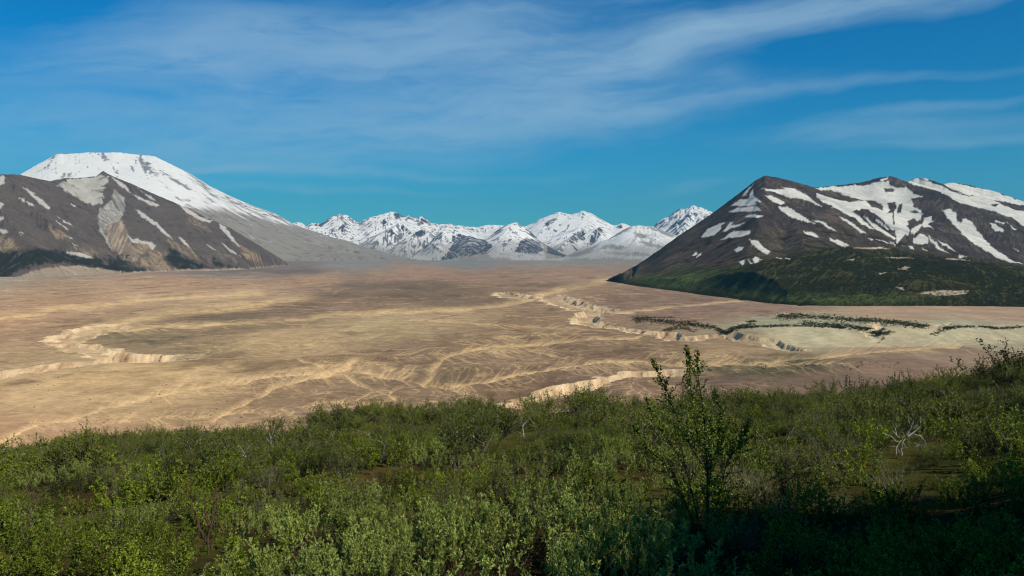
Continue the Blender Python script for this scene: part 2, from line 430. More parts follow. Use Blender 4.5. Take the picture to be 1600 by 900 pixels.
    # colour: broad zones by IDW of surface colours, then washes, rills, walls
    ctrl = [(560, 408, 132, 128, 120), (720, 408, 128, 126, 120), (900, 409, 140, 132, 120), (450, 424, 118, 106, 100), (330, 421, 118, 110, 104), (650, 427, 152, 124, 104), (900, 425, 152, 124, 104),
            (760, 436, 146, 118, 98), (100, 450, 158, 130, 106), (300, 446, 165, 132, 106), (480, 436, 158, 128, 104), (100, 470, 162, 130, 104), (20, 500, 164, 130, 104), (50, 530, 160, 130, 104), (100, 556, 156, 132, 102), (400, 455, 166, 138, 112),
            (650, 448, 122, 100, 86), (560, 462, 126, 104, 88), (700, 470, 122, 102, 86), (560, 449, 128, 108, 92), (350, 498, 116, 98, 82), (450, 486, 118, 98, 84), (300, 512, 128, 108, 88), (220, 524, 128, 112, 90), (290, 530, 136, 116, 90), (240, 537, 130, 112, 88), (450, 530, 168, 142, 108),
            (600, 512, 168, 146, 112), (700, 495, 162, 136, 106), (300, 600, 176, 146, 110), (100, 620, 180, 150, 114), (50, 670, 168, 134, 104), (230, 585, 172, 144, 106), (150, 600, 176, 146, 108), (450, 610, 142, 116, 92), (600, 604, 126, 104, 84), (650, 556, 130, 108, 88),
            (750, 535, 130, 108, 86), (550, 625, 130, 106, 86), (900, 550, 130, 106, 86), (850, 515, 142, 116, 92), (800, 600, 124, 100, 80), (520, 560, 158, 132, 102), (900, 590, 122, 100, 82), (1000, 470, 132, 108, 92), (1100, 490, 136, 110, 96), (900, 455, 150, 122, 100), (1200, 490, 150, 122, 104), (1400, 498, 180, 148, 122),
            (1550, 503, 184, 152, 124), (1300, 522, 176, 168, 138), (1500, 524, 178, 168, 138), (1220, 514, 166, 158, 130), (1000, 545, 134, 110, 88), (1150, 552, 154, 128, 100), (1210, 575, 84, 80, 62), (1400, 572, 146, 118, 98), (1500, 556, 158, 130, 108), (1300, 600, 124, 102, 86), (1150, 600, 114, 94, 80),
            (1000, 605, 130, 106, 86), (20, 432, 150, 134, 116), (100, 424, 142, 126, 110), (1560, 536, 176, 160, 130), (1400, 545, 168, 140, 110), (1480, 552, 150, 126, 104), (300, 470, 172, 144, 114), (200, 450, 168, 138, 112)]
    cx = PX + 40 * fbm(PX / 120, PY / 14, 4, 41); cyy = PY + 5 * fbm(PX / 120, PY / 14, 4, 42)
    num = np.zeros(X.shape + (3,)); den = np.zeros(X.shape)
    for a, b, r, g, bb in ctrl:
        w_ = 1.0 / (((cx - a) ** 2 + ((cyy - b) * 4.5) ** 2 + 150.0) ** 1.9)
        num += w_[..., None] * pal(r, g, bb); den += w_
    col = num / den[..., None]
    ns = fbm(X / 120, Y / 420, 5, 51); nf = fbm(X / 30, Y / 90, 4, 52); nb = fbm(X / 500 + 3, Y / 1500, 4, 53)
    col *= (1 + 0.22 * ns + 0.14 * nf + 0.12 * nb)[..., None]
    pale = pal(212, 178, 132)
    streakfar = sstep(ridged(PX / 130 + 0.3 * jx / 9, PY / 7.0, 4, 61), 0.80, 0.97) * sstep(PY, 412, 440) * sstep(PX, 1300, 900) * 0.45
    def over(c, mask, colr): return c * (1 - mask[..., None]) + colr * mask[..., None]
    col = over(col, np.clip(wash, 0, 1) * (0.62 + 0.3 * ns).clip(0, 1), pale)
    col = over(col, streakfar.clip(0, 1), pale)
    col = over(col, (trib * 0.8).clip(0, 1), pale)
    col = over(col, rill * 0.35 * mound, pale)
    col = over(col, rill * 0.22 * (1 - mound) * sstep(PY, 430, 500) * sstep(PX, 1500, 1250), pale)
    # ribbed fans on the mounds: stripes down the fall line
    rib = sstep(ridged(X / 17 + 1.5 * fbm(X / 60, Y / 60, 3, 71), Y / 90, 3, 72), 0.72, 0.93) * mound * sstep(fbm(X / 130, Y / 200, 3, 73), -0.15, 0.25) * 0.5
    col = over(col, rib, pale)
    sx = X + 40 * fbm(X / 90, Y / 90, 3, 82); sy = Y + 60 * fbm(X / 90, Y / 140, 3, 83)
    midz = sstep(PY, 418, 440) * sstep(PX, 1350, 1150)
    dark = sstep(fbm(sx / 130 + 5, sy / 210, 6, 81, 0.6), 0.10, 0.42) * 0.55 * midz
    col = over(col, dark * (1 - wash), pal(98, 78, 62))
    fine = fbm(sx / 26, sy / 34, 5, 84, 0.65)
    col *= (1 + 0.30 * fine * midz)[..., None]
    hs = ridged(PX / 90 + 0.5 * fbm(PX / 50, PY / 6, 3, 85), PY / 3.2, 3, 86)
    col = over(col, sstep(hs, 0.78, 0.96) * midz * 0.42 * sstep(fbm(PX / 90, PY / 10, 2, 87), -0.2, 0.3), pale)
    col = over(col, sstep(ridged(PX / 70, PY / 2.6 + 3, 3, 88), 0.80, 0.97) * midz * 0.40, pal(92, 74, 60))
    wn_ = 0.5 + 0.5 * fbm(X / 6.0, Y / 200, 3, 91)
    wallc = over(np.zeros(X.shape + (3,)) + pal(212, 184, 148), sstep(fbm(X / 22, Y / 60, 4, 92), -0.1, 0.5), pal(172, 138, 106)) * (0.7 + 0.5 * wn_)[..., None]
    col = over(col, np.clip(wall * 1.2, 0, 1), wallc)
    col = over(col, np.clip(cfloor - wall, 0, 1) * 0.7, pal(204, 176, 140))
    bc = pal(196, 180, 146)[None, None] * (1 + 0.2 * fbm(X / 20, Y / 60, 4, 95))[..., None]
    col = over(col, benchface * sstep(PX, 1130, 1240) * (0.75 + 0.3 * nf).clip(0, 1), bc)
    # dark grey patches of scree and crust
    for cx0, cy0, rx, ry, s_ in [(215, 524, 50, 4, .4), (235, 536, 32, 3, .7), (275, 528, 18, 3, .7), (330, 492, 120, 5, .45), (640, 447, 110, 7, .5), (620, 464, 100, 6, .5), (1160, 575, 130, 6, .7), (1250, 573, 60, 4, .5), (1210, 556, 60, 4, .5), (1390, 555, 40, 3, .6), (860, 446, 60, 3, .6), (430, 424, 90, 4, .5),
                                 (700, 585, 40, 10, .5), (1310, 563, 70, 5, .6), (380, 500, 90, 4, .4), (730, 455, 50, 5, .3)]:
        g = np.exp(-(((PX + jx * 2 - cx0) / rx) ** 2 + ((PY + jy * 1.5 - cy0) / ry) ** 2) ** 1.5) * s_
        col = over(col, (g * (0.8 + 0.6 * nf)).clip(0, 1), pal(88, 82, 66))
    col = col * np.array([1.03, 1.02, 0.98])
    Z = np.where(DD > 14500, np.minimum(Z, 0.5), Z)
    Z -= 4.0 * sstep(DD, 480, 380)
    o = grid_object("valley_floor", X, Y, Z, col, M_LAND)
    set_tags(o, kind='structure')
    return X, Y, Z, PX, PY

# ------------------------------------------------------------------ mountains
def crop_poly(pts, ox, oy, s):
    return [(ox + x / s, oy + y / s) for x, y in pts]

def streak_field(Z, rec, seed, keep=0.9):
    rs = np.random.RandomState(seed); s = rs.randn(Z.size)
    s = s.tolist(); r = rec.tolist()
    for i in np.argsort(-Z.ravel(), kind='stable').tolist():
        j = r[i]
        if j != i: s[j] = keep * s[i] + (1 - keep) * 2.2 * s[j]
    s = np.array(s).reshape(Z.shape)
    s[1:-1, 1:-1] = (s[1:-1, 1:-1] * 2 + s[1:-1, :-2] + s[1:-1, 2:] + s[:-2, 1:-1] + s[2:, 1:-1]) / 6
    return s / (s.std() + 1e-6)

def mountain(name, px0, px1, dpx, d0, d1, nrow, ridges, skyl, foot, colour, mat, K=0.02, iters=4, noise=(25, 300), warp=40, wl=500, seed=1, capslope=0.5, zmin=-25, smooth=0.05, m_exp=0.42, cut=False, jag=0.7):
    pxs = np.arange(px0, px1 + dpx, dpx)
    D = d0 * (d1 / d0) ** np.linspace(0, 1, nrow)
    PX, DD = np.meshgrid(pxs, D); X = (PX - 800) / F * DD; Y = DD
    Z = ridge_height(X, Y, ridges, warp, wl, seed)
    zc = np.maximum(Z, 0)
    Z = Z + noise[0] * fbm(X / noise[1], Y / noise[1], 5, seed + 5) * sstep(zc, 0, 4 * noise[0])
    if foot is not None:
        df = depth_of(interp_line(PX, foot)) * (1 + 0.012 * fbm(PX / 22.0, PX * 0 + seed, 4, seed) * sstep(DD, 1.12, 1.0) if False else 1)
        e_ = DD - df
        cap = e_ * capslope + np.maximum(e_, 0) ** 2 / 1500.0 + 6 * fbm(X / 60, Y / 60, 3, seed + 9)
        Z = np.where(Z < cap, Z, cap - 0 * Z)
    if skyl:
        lo, hi = min(p[0] for p in skyl), max(p[0] for p in skyl)
        if cut: Z = np.where(Z > 0, Z * sstep(PX, lo - 2, lo + 12), Z)
        Z = np.where((PX < lo) | (PX > hi), -25, Z)
    Z = np.maximum(Z, zmin)
    dX = D / F * dpx; dY = np.gradient(D)
    Z, ACC = erode(Z, dX, dY, iters, K, m_exp, 0, smooth)
    # fit the crest line to the traced skyline, column by column, by true height
    if skyl:
        tgt0 = interp_line(pxs, skyl); tgt = tgt0 + jag * (fbm(pxs / 9.0, pxs * 0 + seed, 4, seed) + 0.5 * fbm(pxs / 2.6, pxs * 0 + seed, 2, seed + 3))
        for it in range(6):
            fine_ = it >= 4
            elv = (Z - H) / DD; k = np.argmax(elv, 0); tg_ = tgt if fine_ else tgt0
            zt = H + (HOR - tg_) / F * D[k]; za = Z[k, np.arange(len(pxs))]
            r = np.where((pxs >= lo) & (pxs <= hi) & (zt > 20) & (za > 10), zt / np.maximum(za, 10), 1.0)
            r = np.clip(r, 0.6, 1.6)
            kk = 1 if fine_ else 28
            rp = np.pad(r, kk, mode='edge'); kw = np.hanning(2 * kk + 3)[1:-1]; r = np.convolve(rp, kw / kw.sum(), 'valid')
            wgt = sstep(Z / np.maximum(zt, 20)[None], 0.80, 0.98) if fine_ else 1.0
            Z = np.where(Z > 0, Z * (1 + (r[None] - 1) * wgt), Z)
        lim = H + (HOR - tgt[None] + 0.3) / F * DD
        Z = np.where((lim < 60) & (Z > 0), np.minimum(Z, np.maximum(lim, -20)), Z)
    PY = HOR - F * (Z - H) / DD
    rec, _ = receivers(Z, dX, dY)
    st = streak_field(Z, rec, seed)
    gy, gx = np.gradient(Z); slope = np.hypot(gx / dX[:, None], gy / dY[:, None])
    col = colour(dict(X=X, Y=Y, Z=Z, PX=PX, PY=PY, st=st, acc=np.log(ACC + 1), slope=slope))
    o = grid_object(name, X, Y, Z, col, mat)
    set_tags(o, kind='structure')
    return X, Y, Z, PX, PY, slope
def over(c, mask, colr):
    mask = np.clip(mask, 0, 1); return c * (1 - mask[..., None]) + colr * mask[..., None]
def polys_mask(f, polys, jit=2.0, soft=0.8, stw=0.5, seed=3, jl=14.0):
    PX, PY = f['PX'], f['PY']
    qx = PX + jit * fbm(PX / jl, PY / (jl * 0.7), 4, seed); qy = PY + jit * 0.7 * fbm(PX / jl, PY / (jl * 0.7), 4, seed + 7)
    out = np.full(PX.shape, -99.0)
    for p in polys:
        out = np.maximum(out, poly_sd(qx, qy, p).reshape(PX.shape))
    return sstep(out + stw * f['st'], -soft, soft)
SNOW = np.array([0.76, 0.735, 0.68])

# --- right mountain --------------------------------------------------------
c5 = lambda *p: crop_poly(p, 1250, 250, 3.6)
c4 = lambda *p: crop_poly(p, 940, 250, 3.6)
snow_R = [
    c5((90, 155), (200, 148), (390, 140), (400, 125), (450, 122), (500, 120), (510, 140), (540, 155), (600, 155), (640, 190), (690, 208), (620, 215), (640, 260), (680, 280), (690, 300), (680, 330), (650, 345), (600, 370), (620, 400), (600, 430), (580, 480), (600, 490), (560, 478), (540, 465), (545, 440), (530, 380), (470, 330), (400, 290), (330, 230), (375, 228), (300, 215), (230, 185), (120, 165)),
    c5((450, 108), (495, 98), (495, 108), (460, 120)),
    c5((88, 185), (180, 215), (280, 240), (340, 260), (300, 290), (350, 340), (420, 392), (390, 385), (290, 320), (200, 272), (100, 215)),
    c5((250, 235), (345, 235), (400, 270), (330, 280)),
    c5((395, 262), (470, 320), (530, 375), (545, 420), (500, 370), (440, 320)),
    c5((360, 315), (400, 345), (470, 395), (542, 440), (530, 447), (420, 385), (370, 335)), c5((420, 320), (500, 385), (490, 392), (430, 345)),
    c5((0, 175), (60, 215), (120, 262), (100, 258), (40, 225), (-60, 210), (-220, 160), (-130, 165)) , c5((218, 315), (300, 355), (370, 412), (340, 405), (260, 350)),
    c5((0, 315), (50, 350), (45, 354), (0, 330)), c5((75, 335), (110, 340), (205, 400), (190, 397), (120, 362)),
    c5((15, 395), (60, 405), (110, 435), (90, 436), (30, 410)), c5((160, 440), (210, 450), (275, 480), (240, 486), (190, 464)),
    c5((640, 440), (680, 410), (720, 440), (720, 470), (670, 475), (640, 465)), c5((690, 365), (700, 325), (745, 318), (745, 350), (720, 360), (750, 388), (720, 377), (700, 372)),
    c5((635, 380), (660, 358), (692, 366), (640, 420), (625, 410)), c5((725, 430), (790, 490), (830, 522), (780, 502), (735, 457)), c5((775, 445), (830, 480), (885, 522), (850, 507), (790, 467)),
    c5((800, 283), (840, 275), (880, 298), (885, 340), (905, 356), (930, 328), (970, 350), (1000, 400), (1050, 460), (1110, 510), (1210, 572), (1300, 590), (1180, 575), (1100, 545), (1000, 485), (930, 430), (860, 362)),
    c5((1070, 360), (1100, 356), (1140, 388), (1140, 405), (1100, 397), (1075, 382)), c5((680, 485), (725, 510), (700, 508)), c5((890, 530), (935, 545), (900, 550)), c5((610, 485), (635, 482), (638, 505), (620, 503)),
    c5((605, 122), (650, 98), (700, 115), (780, 138), (840, 172), (950, 203), (1080, 222), (1130, 248), (1200, 280), (1400, 310), (1400, 420), (1260, 372), (1190, 322), (1100, 292), (1000, 267), (900, 242), (840, 207), (780, 178), (700, 152), (640, 142)),
    c5((1095, 335), (1155, 358), (1140, 362), (1100, 345)), c5((680, 100), (720, 105), (725, 115), (690, 110)), c5((400, 492), (470, 490), (440, 498)), c5((385, 440), (420, 447), (400, 452)), c5((430, 445), (540, 475), (540, 482), (450, 452)),
    c5((1160, 350), (1220, 390), (1200, 388)), c5((1190, 490), (1240, 515), (1220, 515)),
    c5((805, 138), (850, 123), (960, 148), (1080, 173), (1150, 198), (1400, 275), (1400, 290), (1260, 254), (1140, 234), (1000, 212), (900, 182), (840, 157)),
    c4((785, 205), (830, 155), (855, 130), (840, 160), (815, 197)),
    c4((730, 258), (775, 225), (830, 215), (850, 160), (857, 210), (900, 232), (862, 230), (872, 250), (845, 258)),
    c4((708, 293), (750, 275), (840, 260), (880, 265), (890, 285), (800, 290), (730, 295)), c4((808, 322), (850, 303), (920, 315), (880, 322)),
    c4((920, 195), (960, 205), (1035, 240), (1010, 250), (970, 240), (940, 220)), c4((1020, 155), (1080, 160), (1140, 190), (1180, 225), (1240, 262), (1200, 247), (1130, 217), (1060, 187)),
    c4((990, 258), (1050, 265), (1130, 315), (1200, 360), (1150, 347), (1080, 327), (1010, 287)),
    c4((560, 430), (600, 385), (690, 348), (670, 380), (640, 420), (600, 430)), c4((675, 402), (720, 355), (745, 343), (730, 365), (805, 353), (760, 373), (700, 402)),
    c4((673, 445), (740, 405), (830, 397), (842, 410), (800, 430), (720, 438)), c4((830, 450), (880, 450), (900, 480), (950, 515), (930, 530), (890, 507), (850, 477)),
    c4((750, 507), (770, 490), (797, 495), (790, 512), (760, 517)), c4((770, 576), (800, 562), (808, 580), (785, 588)), c4((825, 558), (850, 582), (835, 578)), c4((855, 577), (850, 553), (870, 545), (905, 560), (880, 576), (865, 583)),
    c4((980, 548), (1022, 550), (1022, 560)), c4((1040, 551), (1067, 552), (1062, 559)), c4((505, 541), (530, 518), (542, 530), (515, 542)), c4((535, 547), (567, 520), (562, 536)),
    c4((900, 60), (905, 62), (902, 64)),
]
rock_in_R = [c5((470, 160), (500, 157), (535, 165), (525, 180), (480, 180)), c5((488, 240), (538, 235), (545, 270), (530, 290), (532, 365), (524, 365), (520, 295), (488, 305), (505, 280)), c5((555, 250), (575, 242), (570, 297), (545, 298)),
             c5((605, 345), (640, 325), (660, 345), (690, 350), (640, 380), (612, 370)), c5((370, 225), (430, 230), (470, 262), (468, 285), (440, 272), (400, 262)), c5((610, 290), (650, 283), (690, 305), (640, 300)), c5((1070, 250), (1120, 245), (1100, 262)), c5((540, 480), (590, 420), (612, 430), (598, 485), (570, 480))]
tan_R = [c5((665, 750), (700, 742), (800, 733), (950, 735), (930, 755), (860, 760), (780, 763)), c5((540, 715), (575, 718), (590, 737)), c5((265, 562), (310, 553), (300, 568)), c5((420, 547), (560, 547), (640, 552), (560, 553)), c5((800, 556), (860, 553), (960, 565), (860, 561)), c5((550, 615), (590, 598), (620, 605), (600, 615)), c5((440, 635), (490, 632), (450, 645)), c5((300, 495), (440, 490), (510, 500), (400, 500))]
sky_R = [(943, 440), (950, 437.5), (970, 428), (995, 414), (1032, 389), (1059, 369), (1093, 347), (1120, 328), (1151, 305), (1179, 283), (1195, 274), (1203, 275.5), (1218, 278), (1245, 285), (1273, 293), (1300, 290.5), (1344, 285.5), (1372, 278), (1392, 275), (1417, 284), (1430, 279), (1444, 278), (1460, 283), (1472, 287.5), (1489, 285), (1514, 289), (1555, 299), (1600, 315), (1700, 345), (1850, 380), (1980, 400)]
ridges_R = [
    (0.34, [(945, 439, 4350), (995, 414, 4600), (1032, 389, 4850), (1059, 369, 5000), (1093, 347, 5100), (1120, 328, 5150), (1151, 305, 5200), (1179, 283, 5250), (1195, 274, 5280), (1218, 278, 5300), (1245, 285, 5350), (1273, 293, 5450), (1300, 290, 5500), (1344, 285, 5600), (1392, 275, 5750), (1430, 300, 5850)]),
    (0.40, [(1417, 290, 6100), (1437, 278, 6200), (1472, 287, 6300), (1540, 312, 6000), (1600, 335, 5600), (1700, 365, 5200)]),
    (0.40, [(1480, 290, 7300), (1514, 289, 7500), (1555, 299, 7500), (1600, 315, 7400), (1700, 345, 7200)]),
    (0.34, [(1195, 274, 5280), (1192, 300, 4800), (1184, 350, 4150)]), (0.24, [(1184, 350, 4150), (1172, 390, 3600)]), (0.15, [(1172, 390, 3600), (1175, 425, 3100), (1185, 448, 2750)]), (0.22, [(1059, 369, 5000), (1072, 400, 4300), (1085, 430, 3600)]),
    (0.32, [(1195, 274, 5280), (1215, 310, 4800), (1240, 345, 4250), (1260, 385, 3600), (1250, 430, 2950)]),
    (0.40, [(1392, 275, 5750), (1420, 300, 5400), (1460, 350, 4750), (1500, 385, 4150)]),
    (0.40, [(1520, 305, 6100), (1545, 345, 5200), (1585, 390, 4400)]),
    (0.19, [(1150, 452, 2650), (1210, 424, 2800), (1270, 398, 2950), (1330, 385.5, 3000), (1400, 387.5, 3000), (1500, 401, 2900), (1600, 415, 2850), (1750, 430, 2700), (1950, 436, 2700)]),
]
foot_R = [(880, 436), (945, 438), (1000, 448.5), (1060, 455.5), (1120, 463), (1180, 471), (1230, 478), (1300, 485), (1400, 487.5), (1600, 490), (2000, 492)]
def colour_R(f):
    PX, PY, st, Z, X, Y = f['PX'], f['PY'], f['st'], f['Z'], f['X'], f['Y']
    n1 = fbm(X / 260, Y / 260, 5, 101); n2 = fbm(X / 60, Y / 60, 4, 102)
    c = np.zeros(PX.shape + (3,)) + pal(88, 76, 69) * 0.68
    c = over(c, sstep(st * 0.35 + n1 * 1.2, 0.05, 0.75) * 0.6, pal(120, 104, 88) * 0.9)
    c = over(c, sstep(-st * 0.3 + n2 * 0.8 - n1, 0.2, 0.8) * 0.5, pal(50, 42, 42) * 0.8)
    # brown heath, then green lower slopes
    vl = interp_line(PX, [(900, 426), (1000, 428), (1060, 418), (1120, 412), (1180, 408), (1240, 394), (1290, 380), (1330, 384), (1400, 386), (1500, 400), (1600, 412), (1900, 425)])
    heath = sstep(PY + 14 * n1 + 7 * n2, vl - 42, vl - 10) * sstep(PX, 1500, 1350)
    hp = sstep(PY + 10 * n1, 348, 375) * sstep(PX + 20 * n1, 1330, 1230)
    c = over(c, np.maximum(heath, hp) * 0.55 * (0.5 + 0.5 * sstep(n2, -0.3, 0.3)), pal(88, 74, 52) * 0.8)
    c = over(c, np.maximum(heath, hp) * sstep(n2 - 0.4 * n1, 0.05, 0.35) * 0.8, pal(40, 38, 26) * 0.8)
    veg = sstep(PY + 11 * n1 + 7 * n2 + st, vl - 4, vl + 14)
    veg = veg * np.where(PX > 1290, sstep(Y, 3450, 3250), 1.0)
    darkveg = pal(50, 50, 30) * 0.8
    c = over(c, veg, darkveg)
    c = over(c, veg * sstep(n1 * 0.7 + n2 * 0.6 + 0.25 * st, 0.05, 0.5) * 0.8, pal(92, 84, 50) * 0.85)
    c = over(c, veg * sstep(n2 + fbm(X / 22, Y / 22, 3, 107) * 0.8, 0.2, 0.8) * 0.6, pal(26, 30, 20) * 0.7)
    # bright green aprons
    for cx, cy_, rx, ry, s_ in [(1065, 440, 55, 12, 1.0), (1090, 428, 40, 8, .4), (1010, 432, 25, 6, .45), (1290, 467, 110, 8, 1.0), (1215, 462, 60, 8, .9), (1370, 470, 60, 5, .5), (1160, 447, 40, 6, .5), (1150, 430, 40, 8, .3)]:
        g = np.exp(-(((PX + 20 * n2 - cx) / rx) ** 2 + ((PY + 6 * n2 + 6 * n1 - cy_) / ry) ** 2)) * s_
        c = over(c, g * (0.75 + 0.5 * n2), pal(88, 98, 52) * 0.95)
    c *= (1 + 0.25 * fbm(X / 25, Y / 25, 4, 103))[..., None]
    c = over(c, polys_mask(f, tan_R, 1.0, 0.8, 0.2, 5), pal(190, 170, 142))
    sn = polys_mask(f, snow_R, 3.6, 0.6, 0.35, 11, 13) * (1 - polys_mask(f, rock_in_R, 2.0, 0.7, 0.25, 13, 9))
    c = over(c, sn, np.array([0.65, 0.62, 0.54])[None, None] * (1 + 0.08 * n2[..., None] + 0.05 * n1[..., None]))
    return c
SURF_R = mountain("mountain_right", 880, 1990, 1.25, 2000, 8200, 520, ridges_R, sky_R, foot_R, colour_R, M_HILL, K=0.010, iters=4, noise=(16, 260), warp=45, wl=420, seed=3, capslope=0.26, cut=True)

# --- left foothill -----------------------------------------------------------
c1 = lambda *p: crop_poly(p, 0, 200, 3.2)
sky_L = [(-260, 268), (-100, 265), (0, 272.5), (31, 272.5), (62, 280), (78, 283), (103, 278), (131, 277.5), (150, 275), (161, 267), (175, 275), (203, 286), (234, 300), (281, 320), (328, 342), (359, 356), (406, 384), (437, 403), (453, 414)]
ridges_L = [
    (0.50, [(-260, 262, 6800), (-100, 265, 6700), (0, 272, 6800), (62, 280, 7200), (103, 278, 7600), (150, 275, 8000), (161, 267, 8000), (203, 286, 8200), (281, 320, 8500), (359, 356, 8900), (406, 384, 9100), (437, 403, 9300), (453, 415, 9350)]),
    (0.45, [(62, 280, 7200), (95, 320, 6900), (125, 360, 6550), (160, 395, 6200), (205, 421, 5900)]),
    (0.42, [(161, 267, 8000), (190, 300, 7750), (210, 335, 7400), (228, 375, 7000), (245, 412, 6500)]),
    (0.55, [(-60, 268, 6800), (-10, 310, 6300), (30, 360, 5700), (60, 400, 5300)]),
    (0.55, [(0, 272, 6800), (40, 310, 6500), (80, 350, 6200), (120, 395, 5900)]),
    (0.55, [(234, 300, 8300), (262, 345, 7800), (290, 390, 7200)]),
    (0.55, [(310, 335, 8650), (345, 375, 8100), (370, 405, 7700)]),
]
foot_L = [(-260, 452), (0, 441), (60, 437), (120, 433), (190, 431), (228, 429), (281, 425), (390, 421), (440, 415.5), (470, 413)]
fan_L = [(-260, 446), (0, 438), (16, 436), (40, 426), (75, 418), (119, 415), (160, 420), (194, 425), (228, 424), (281, 421), (390, 419), (450, 414), (470, 410)]
snow_L1 = [c1((285, 285), (350, 255), (450, 245), (500, 240), (540, 245), (545, 270), (500, 290), (535, 300), (500, 320), (520, 345), (515, 375), (470, 385), (430, 375), (390, 350), (340, 325))]
snow_L2 = [c1((570, 305), (600, 330), (628, 365), (620, 420), (600, 460), (560, 480), (520, 510), (555, 600), (560, 620), (500, 520), (490, 450), (500, 400), (560, 360))]
snow_L3 = [c1(*p) for p in (
    ((80, 340), (110, 350), (168, 385), (150, 384), (90, 350)), ((115, 290), (140, 305), (200, 350), (250, 395), (245, 407), (200, 382), (150, 332), (130, 312)),
    ((280, 440), (320, 460), (365, 490), (340, 482)), ((280, 465), (350, 512), (330, 507)), ((-30, 238), (25, 240), (20, 280), (-30, 278)), ((-30, 360), (20, 380), (5, 402), (-30, 400)), ((-30, 430), (28, 450), (0, 467), (-30, 460)), ((-40, 485), (45, 520), (20, 527), (-40, 500)),
    ((675, 405), (720, 425), (780, 470), (830, 520), (865, 557), (835, 540), (780, 492), (720, 452)), ((560, 245), (630, 285), (650, 325), (600, 292)), ((665, 330), (700, 345), (795, 385), (780, 394), (700, 362)), ((685, 300), (780, 365), (740, 347)),
    ((890, 385), (930, 400), (1000, 440), (1060, 465), (1050, 474), (990, 457), (930, 422)), ((1095, 475), (1140, 510), (1195, 590), (1160, 562), (1110, 512)), ((880, 535), (920, 560), (960, 602), (920, 582)),
    ((645, 548), (700, 560), (760, 568), (775, 590), (765, 607), (740, 582), (660, 572)), ((330, 618), (400, 620), (470, 650), (430, 649), (350, 629)), ((1015, 570), (1080, 610), (1050, 597)), ((1110, 575), (1160, 612), (1200, 640), (1150, 617)),
    ((340, 540), (365, 555), (350, 552)), ((360, 575), (388, 590), (375, 590)), ((355, 378), (382, 388), (370, 392)), ((95, 520), (120, 530), (105, 532)))]
tan_L = [c1(*p) for p in (((790, 640), (820, 660), (900, 700), (880, 715), (760, 715), (700, 690), (690, 660)), ((650, 570), (740, 582), (762, 602), (700, 625), (660, 610)), ((-40, 540), (40, 550), (90, 600), (30, 620), (-40, 615)), ((840, 560), (960, 610), (1010, 665), (950, 650), (880, 600)), ((930, 430), (1010, 480), (1040, 500), (990, 490), (940, 450)), ((1180, 580), (1290, 640), (1330, 680), (1260, 660)),
    ((750, 620), (830, 630), (810, 660), (770, 655)), ((240, 500), (340, 540), (330, 560), (260, 530)), ((380, 600), (460, 625), (500, 650), (440, 640)))]
stripe_L = [c1((520, 480), (560, 480), (600, 455), (625, 490), (650, 560), (700, 640), (690, 665), (620, 672), (560, 620), (530, 550))]
veg_L = [c1((-60, 625), (100, 612), (200, 600), (330, 620), (400, 640), (500, 645), (560, 640), (640, 680), (720, 700), (735, 722), (640, 735), (500, 702), (380, 692), (340, 672), (180, 682), (60, 722), (30, 768), (-60, 775)), c1((850, 600), (930, 650), (1030, 690), (1000, 712), (900, 712), (820, 660)), c1((1060, 640), (1200, 700), (1130, 700), (1060, 680)), c1((560, 600), (690, 690), (600, 690))]
def colour_L(f):
    PX, PY, st, Z, X, Y = f['PX'], f['PY'], f['st'], f['Z'], f['X'], f['Y']
    n1 = fbm(X / 420, Y / 420, 5, 111); n2 = fbm(X / 110, Y / 110, 4, 112)
    c = np.zeros(PX.shape + (3,)) + pal(100, 88, 79) * 0.84
    c = over(c, sstep(st * 0.3 + n1, 0.1, 0.9) * 0.4, pal(118, 106, 92) * 0.8)
    c = over(c, sstep(-st * 0.4 + n2 - n1, 0.2, 1.0) * 0.45, pal(56, 50, 50) * 0.75)
    c = over(c, sstep(PY + 10 * n1, 385, 415) * sstep(st * 0.3 + n2 + n1, 0.0, 0.6) * 0.35, pal(150, 132, 108))
    st2 = sstep(fbm((PX + 0.45 * PY) / 5.0, (PY - 0.8 * PX) / 34.0, 4, 114), -0.1, 0.35)
    c = over(c, polys_mask(f, stripe_L, 2, 2.0, 0.6, 21) * (0.25 + 0.6 * st2), pal(176, 154, 130))
    c = over(c, polys_mask(f, tan_L, 8, 5.0, 1.6, 22) * (0.5 + 0.3 * np.clip(st, -1, 1)).clip(0, 1), pal(160, 136, 106))
    c = over(c, polys_mask(f, veg_L, 9, 3.0, 2.0, 23) * sstep(n2 + 0.15 * st, -0.6, -0.1) * 0.88, pal(40, 44, 32) * 0.7)
    c *= (1 + 0.16 * fbm(X / 50, Y / 50, 4, 113))[..., None]
    c = over(c, sstep(PY + 2.5 * n2 + 0.6 * st - interp_line(PX, fan_L), -0.8, 0.8), (pal(150, 132, 114)[None, None] * (1 + 0.15 * n2[..., None] + 0.08 * st[..., None])))
    dirty = np.array([0.46, 0.43, 0.37])
    s1 = polys_mask(f, snow_L1, 5.0, 0.9, 0.5, 31, 10)
    c = over(c, s1 * (0.82 - 0.5 * sstep(n2, 0.15, 0.5)), dirty)
    s2 = polys_mask(f, snow_L2, 4.5, 1.2, 0.5, 32, 12)
    c = over(c, s2 * np.clip(0.62 - 0.25 * st, 0.1, 0.9), dirty * 0.85)
    c = over(c, polys_mask(f, snow_L3, 3.2, 0.8, 0.5, 33, 9) * 0.8, np.array([0.52, 0.49, 0.43]))
    return c
SURF_L = mountain("mountain_left", -260, 475, 1.25, 4200, 9800, 420, ridges_L, sky_L, foot_L, colour_L, M_HILL, K=0.012, iters=4, noise=(22, 380), warp=55, wl=500, seed=13, capslope=0.5)

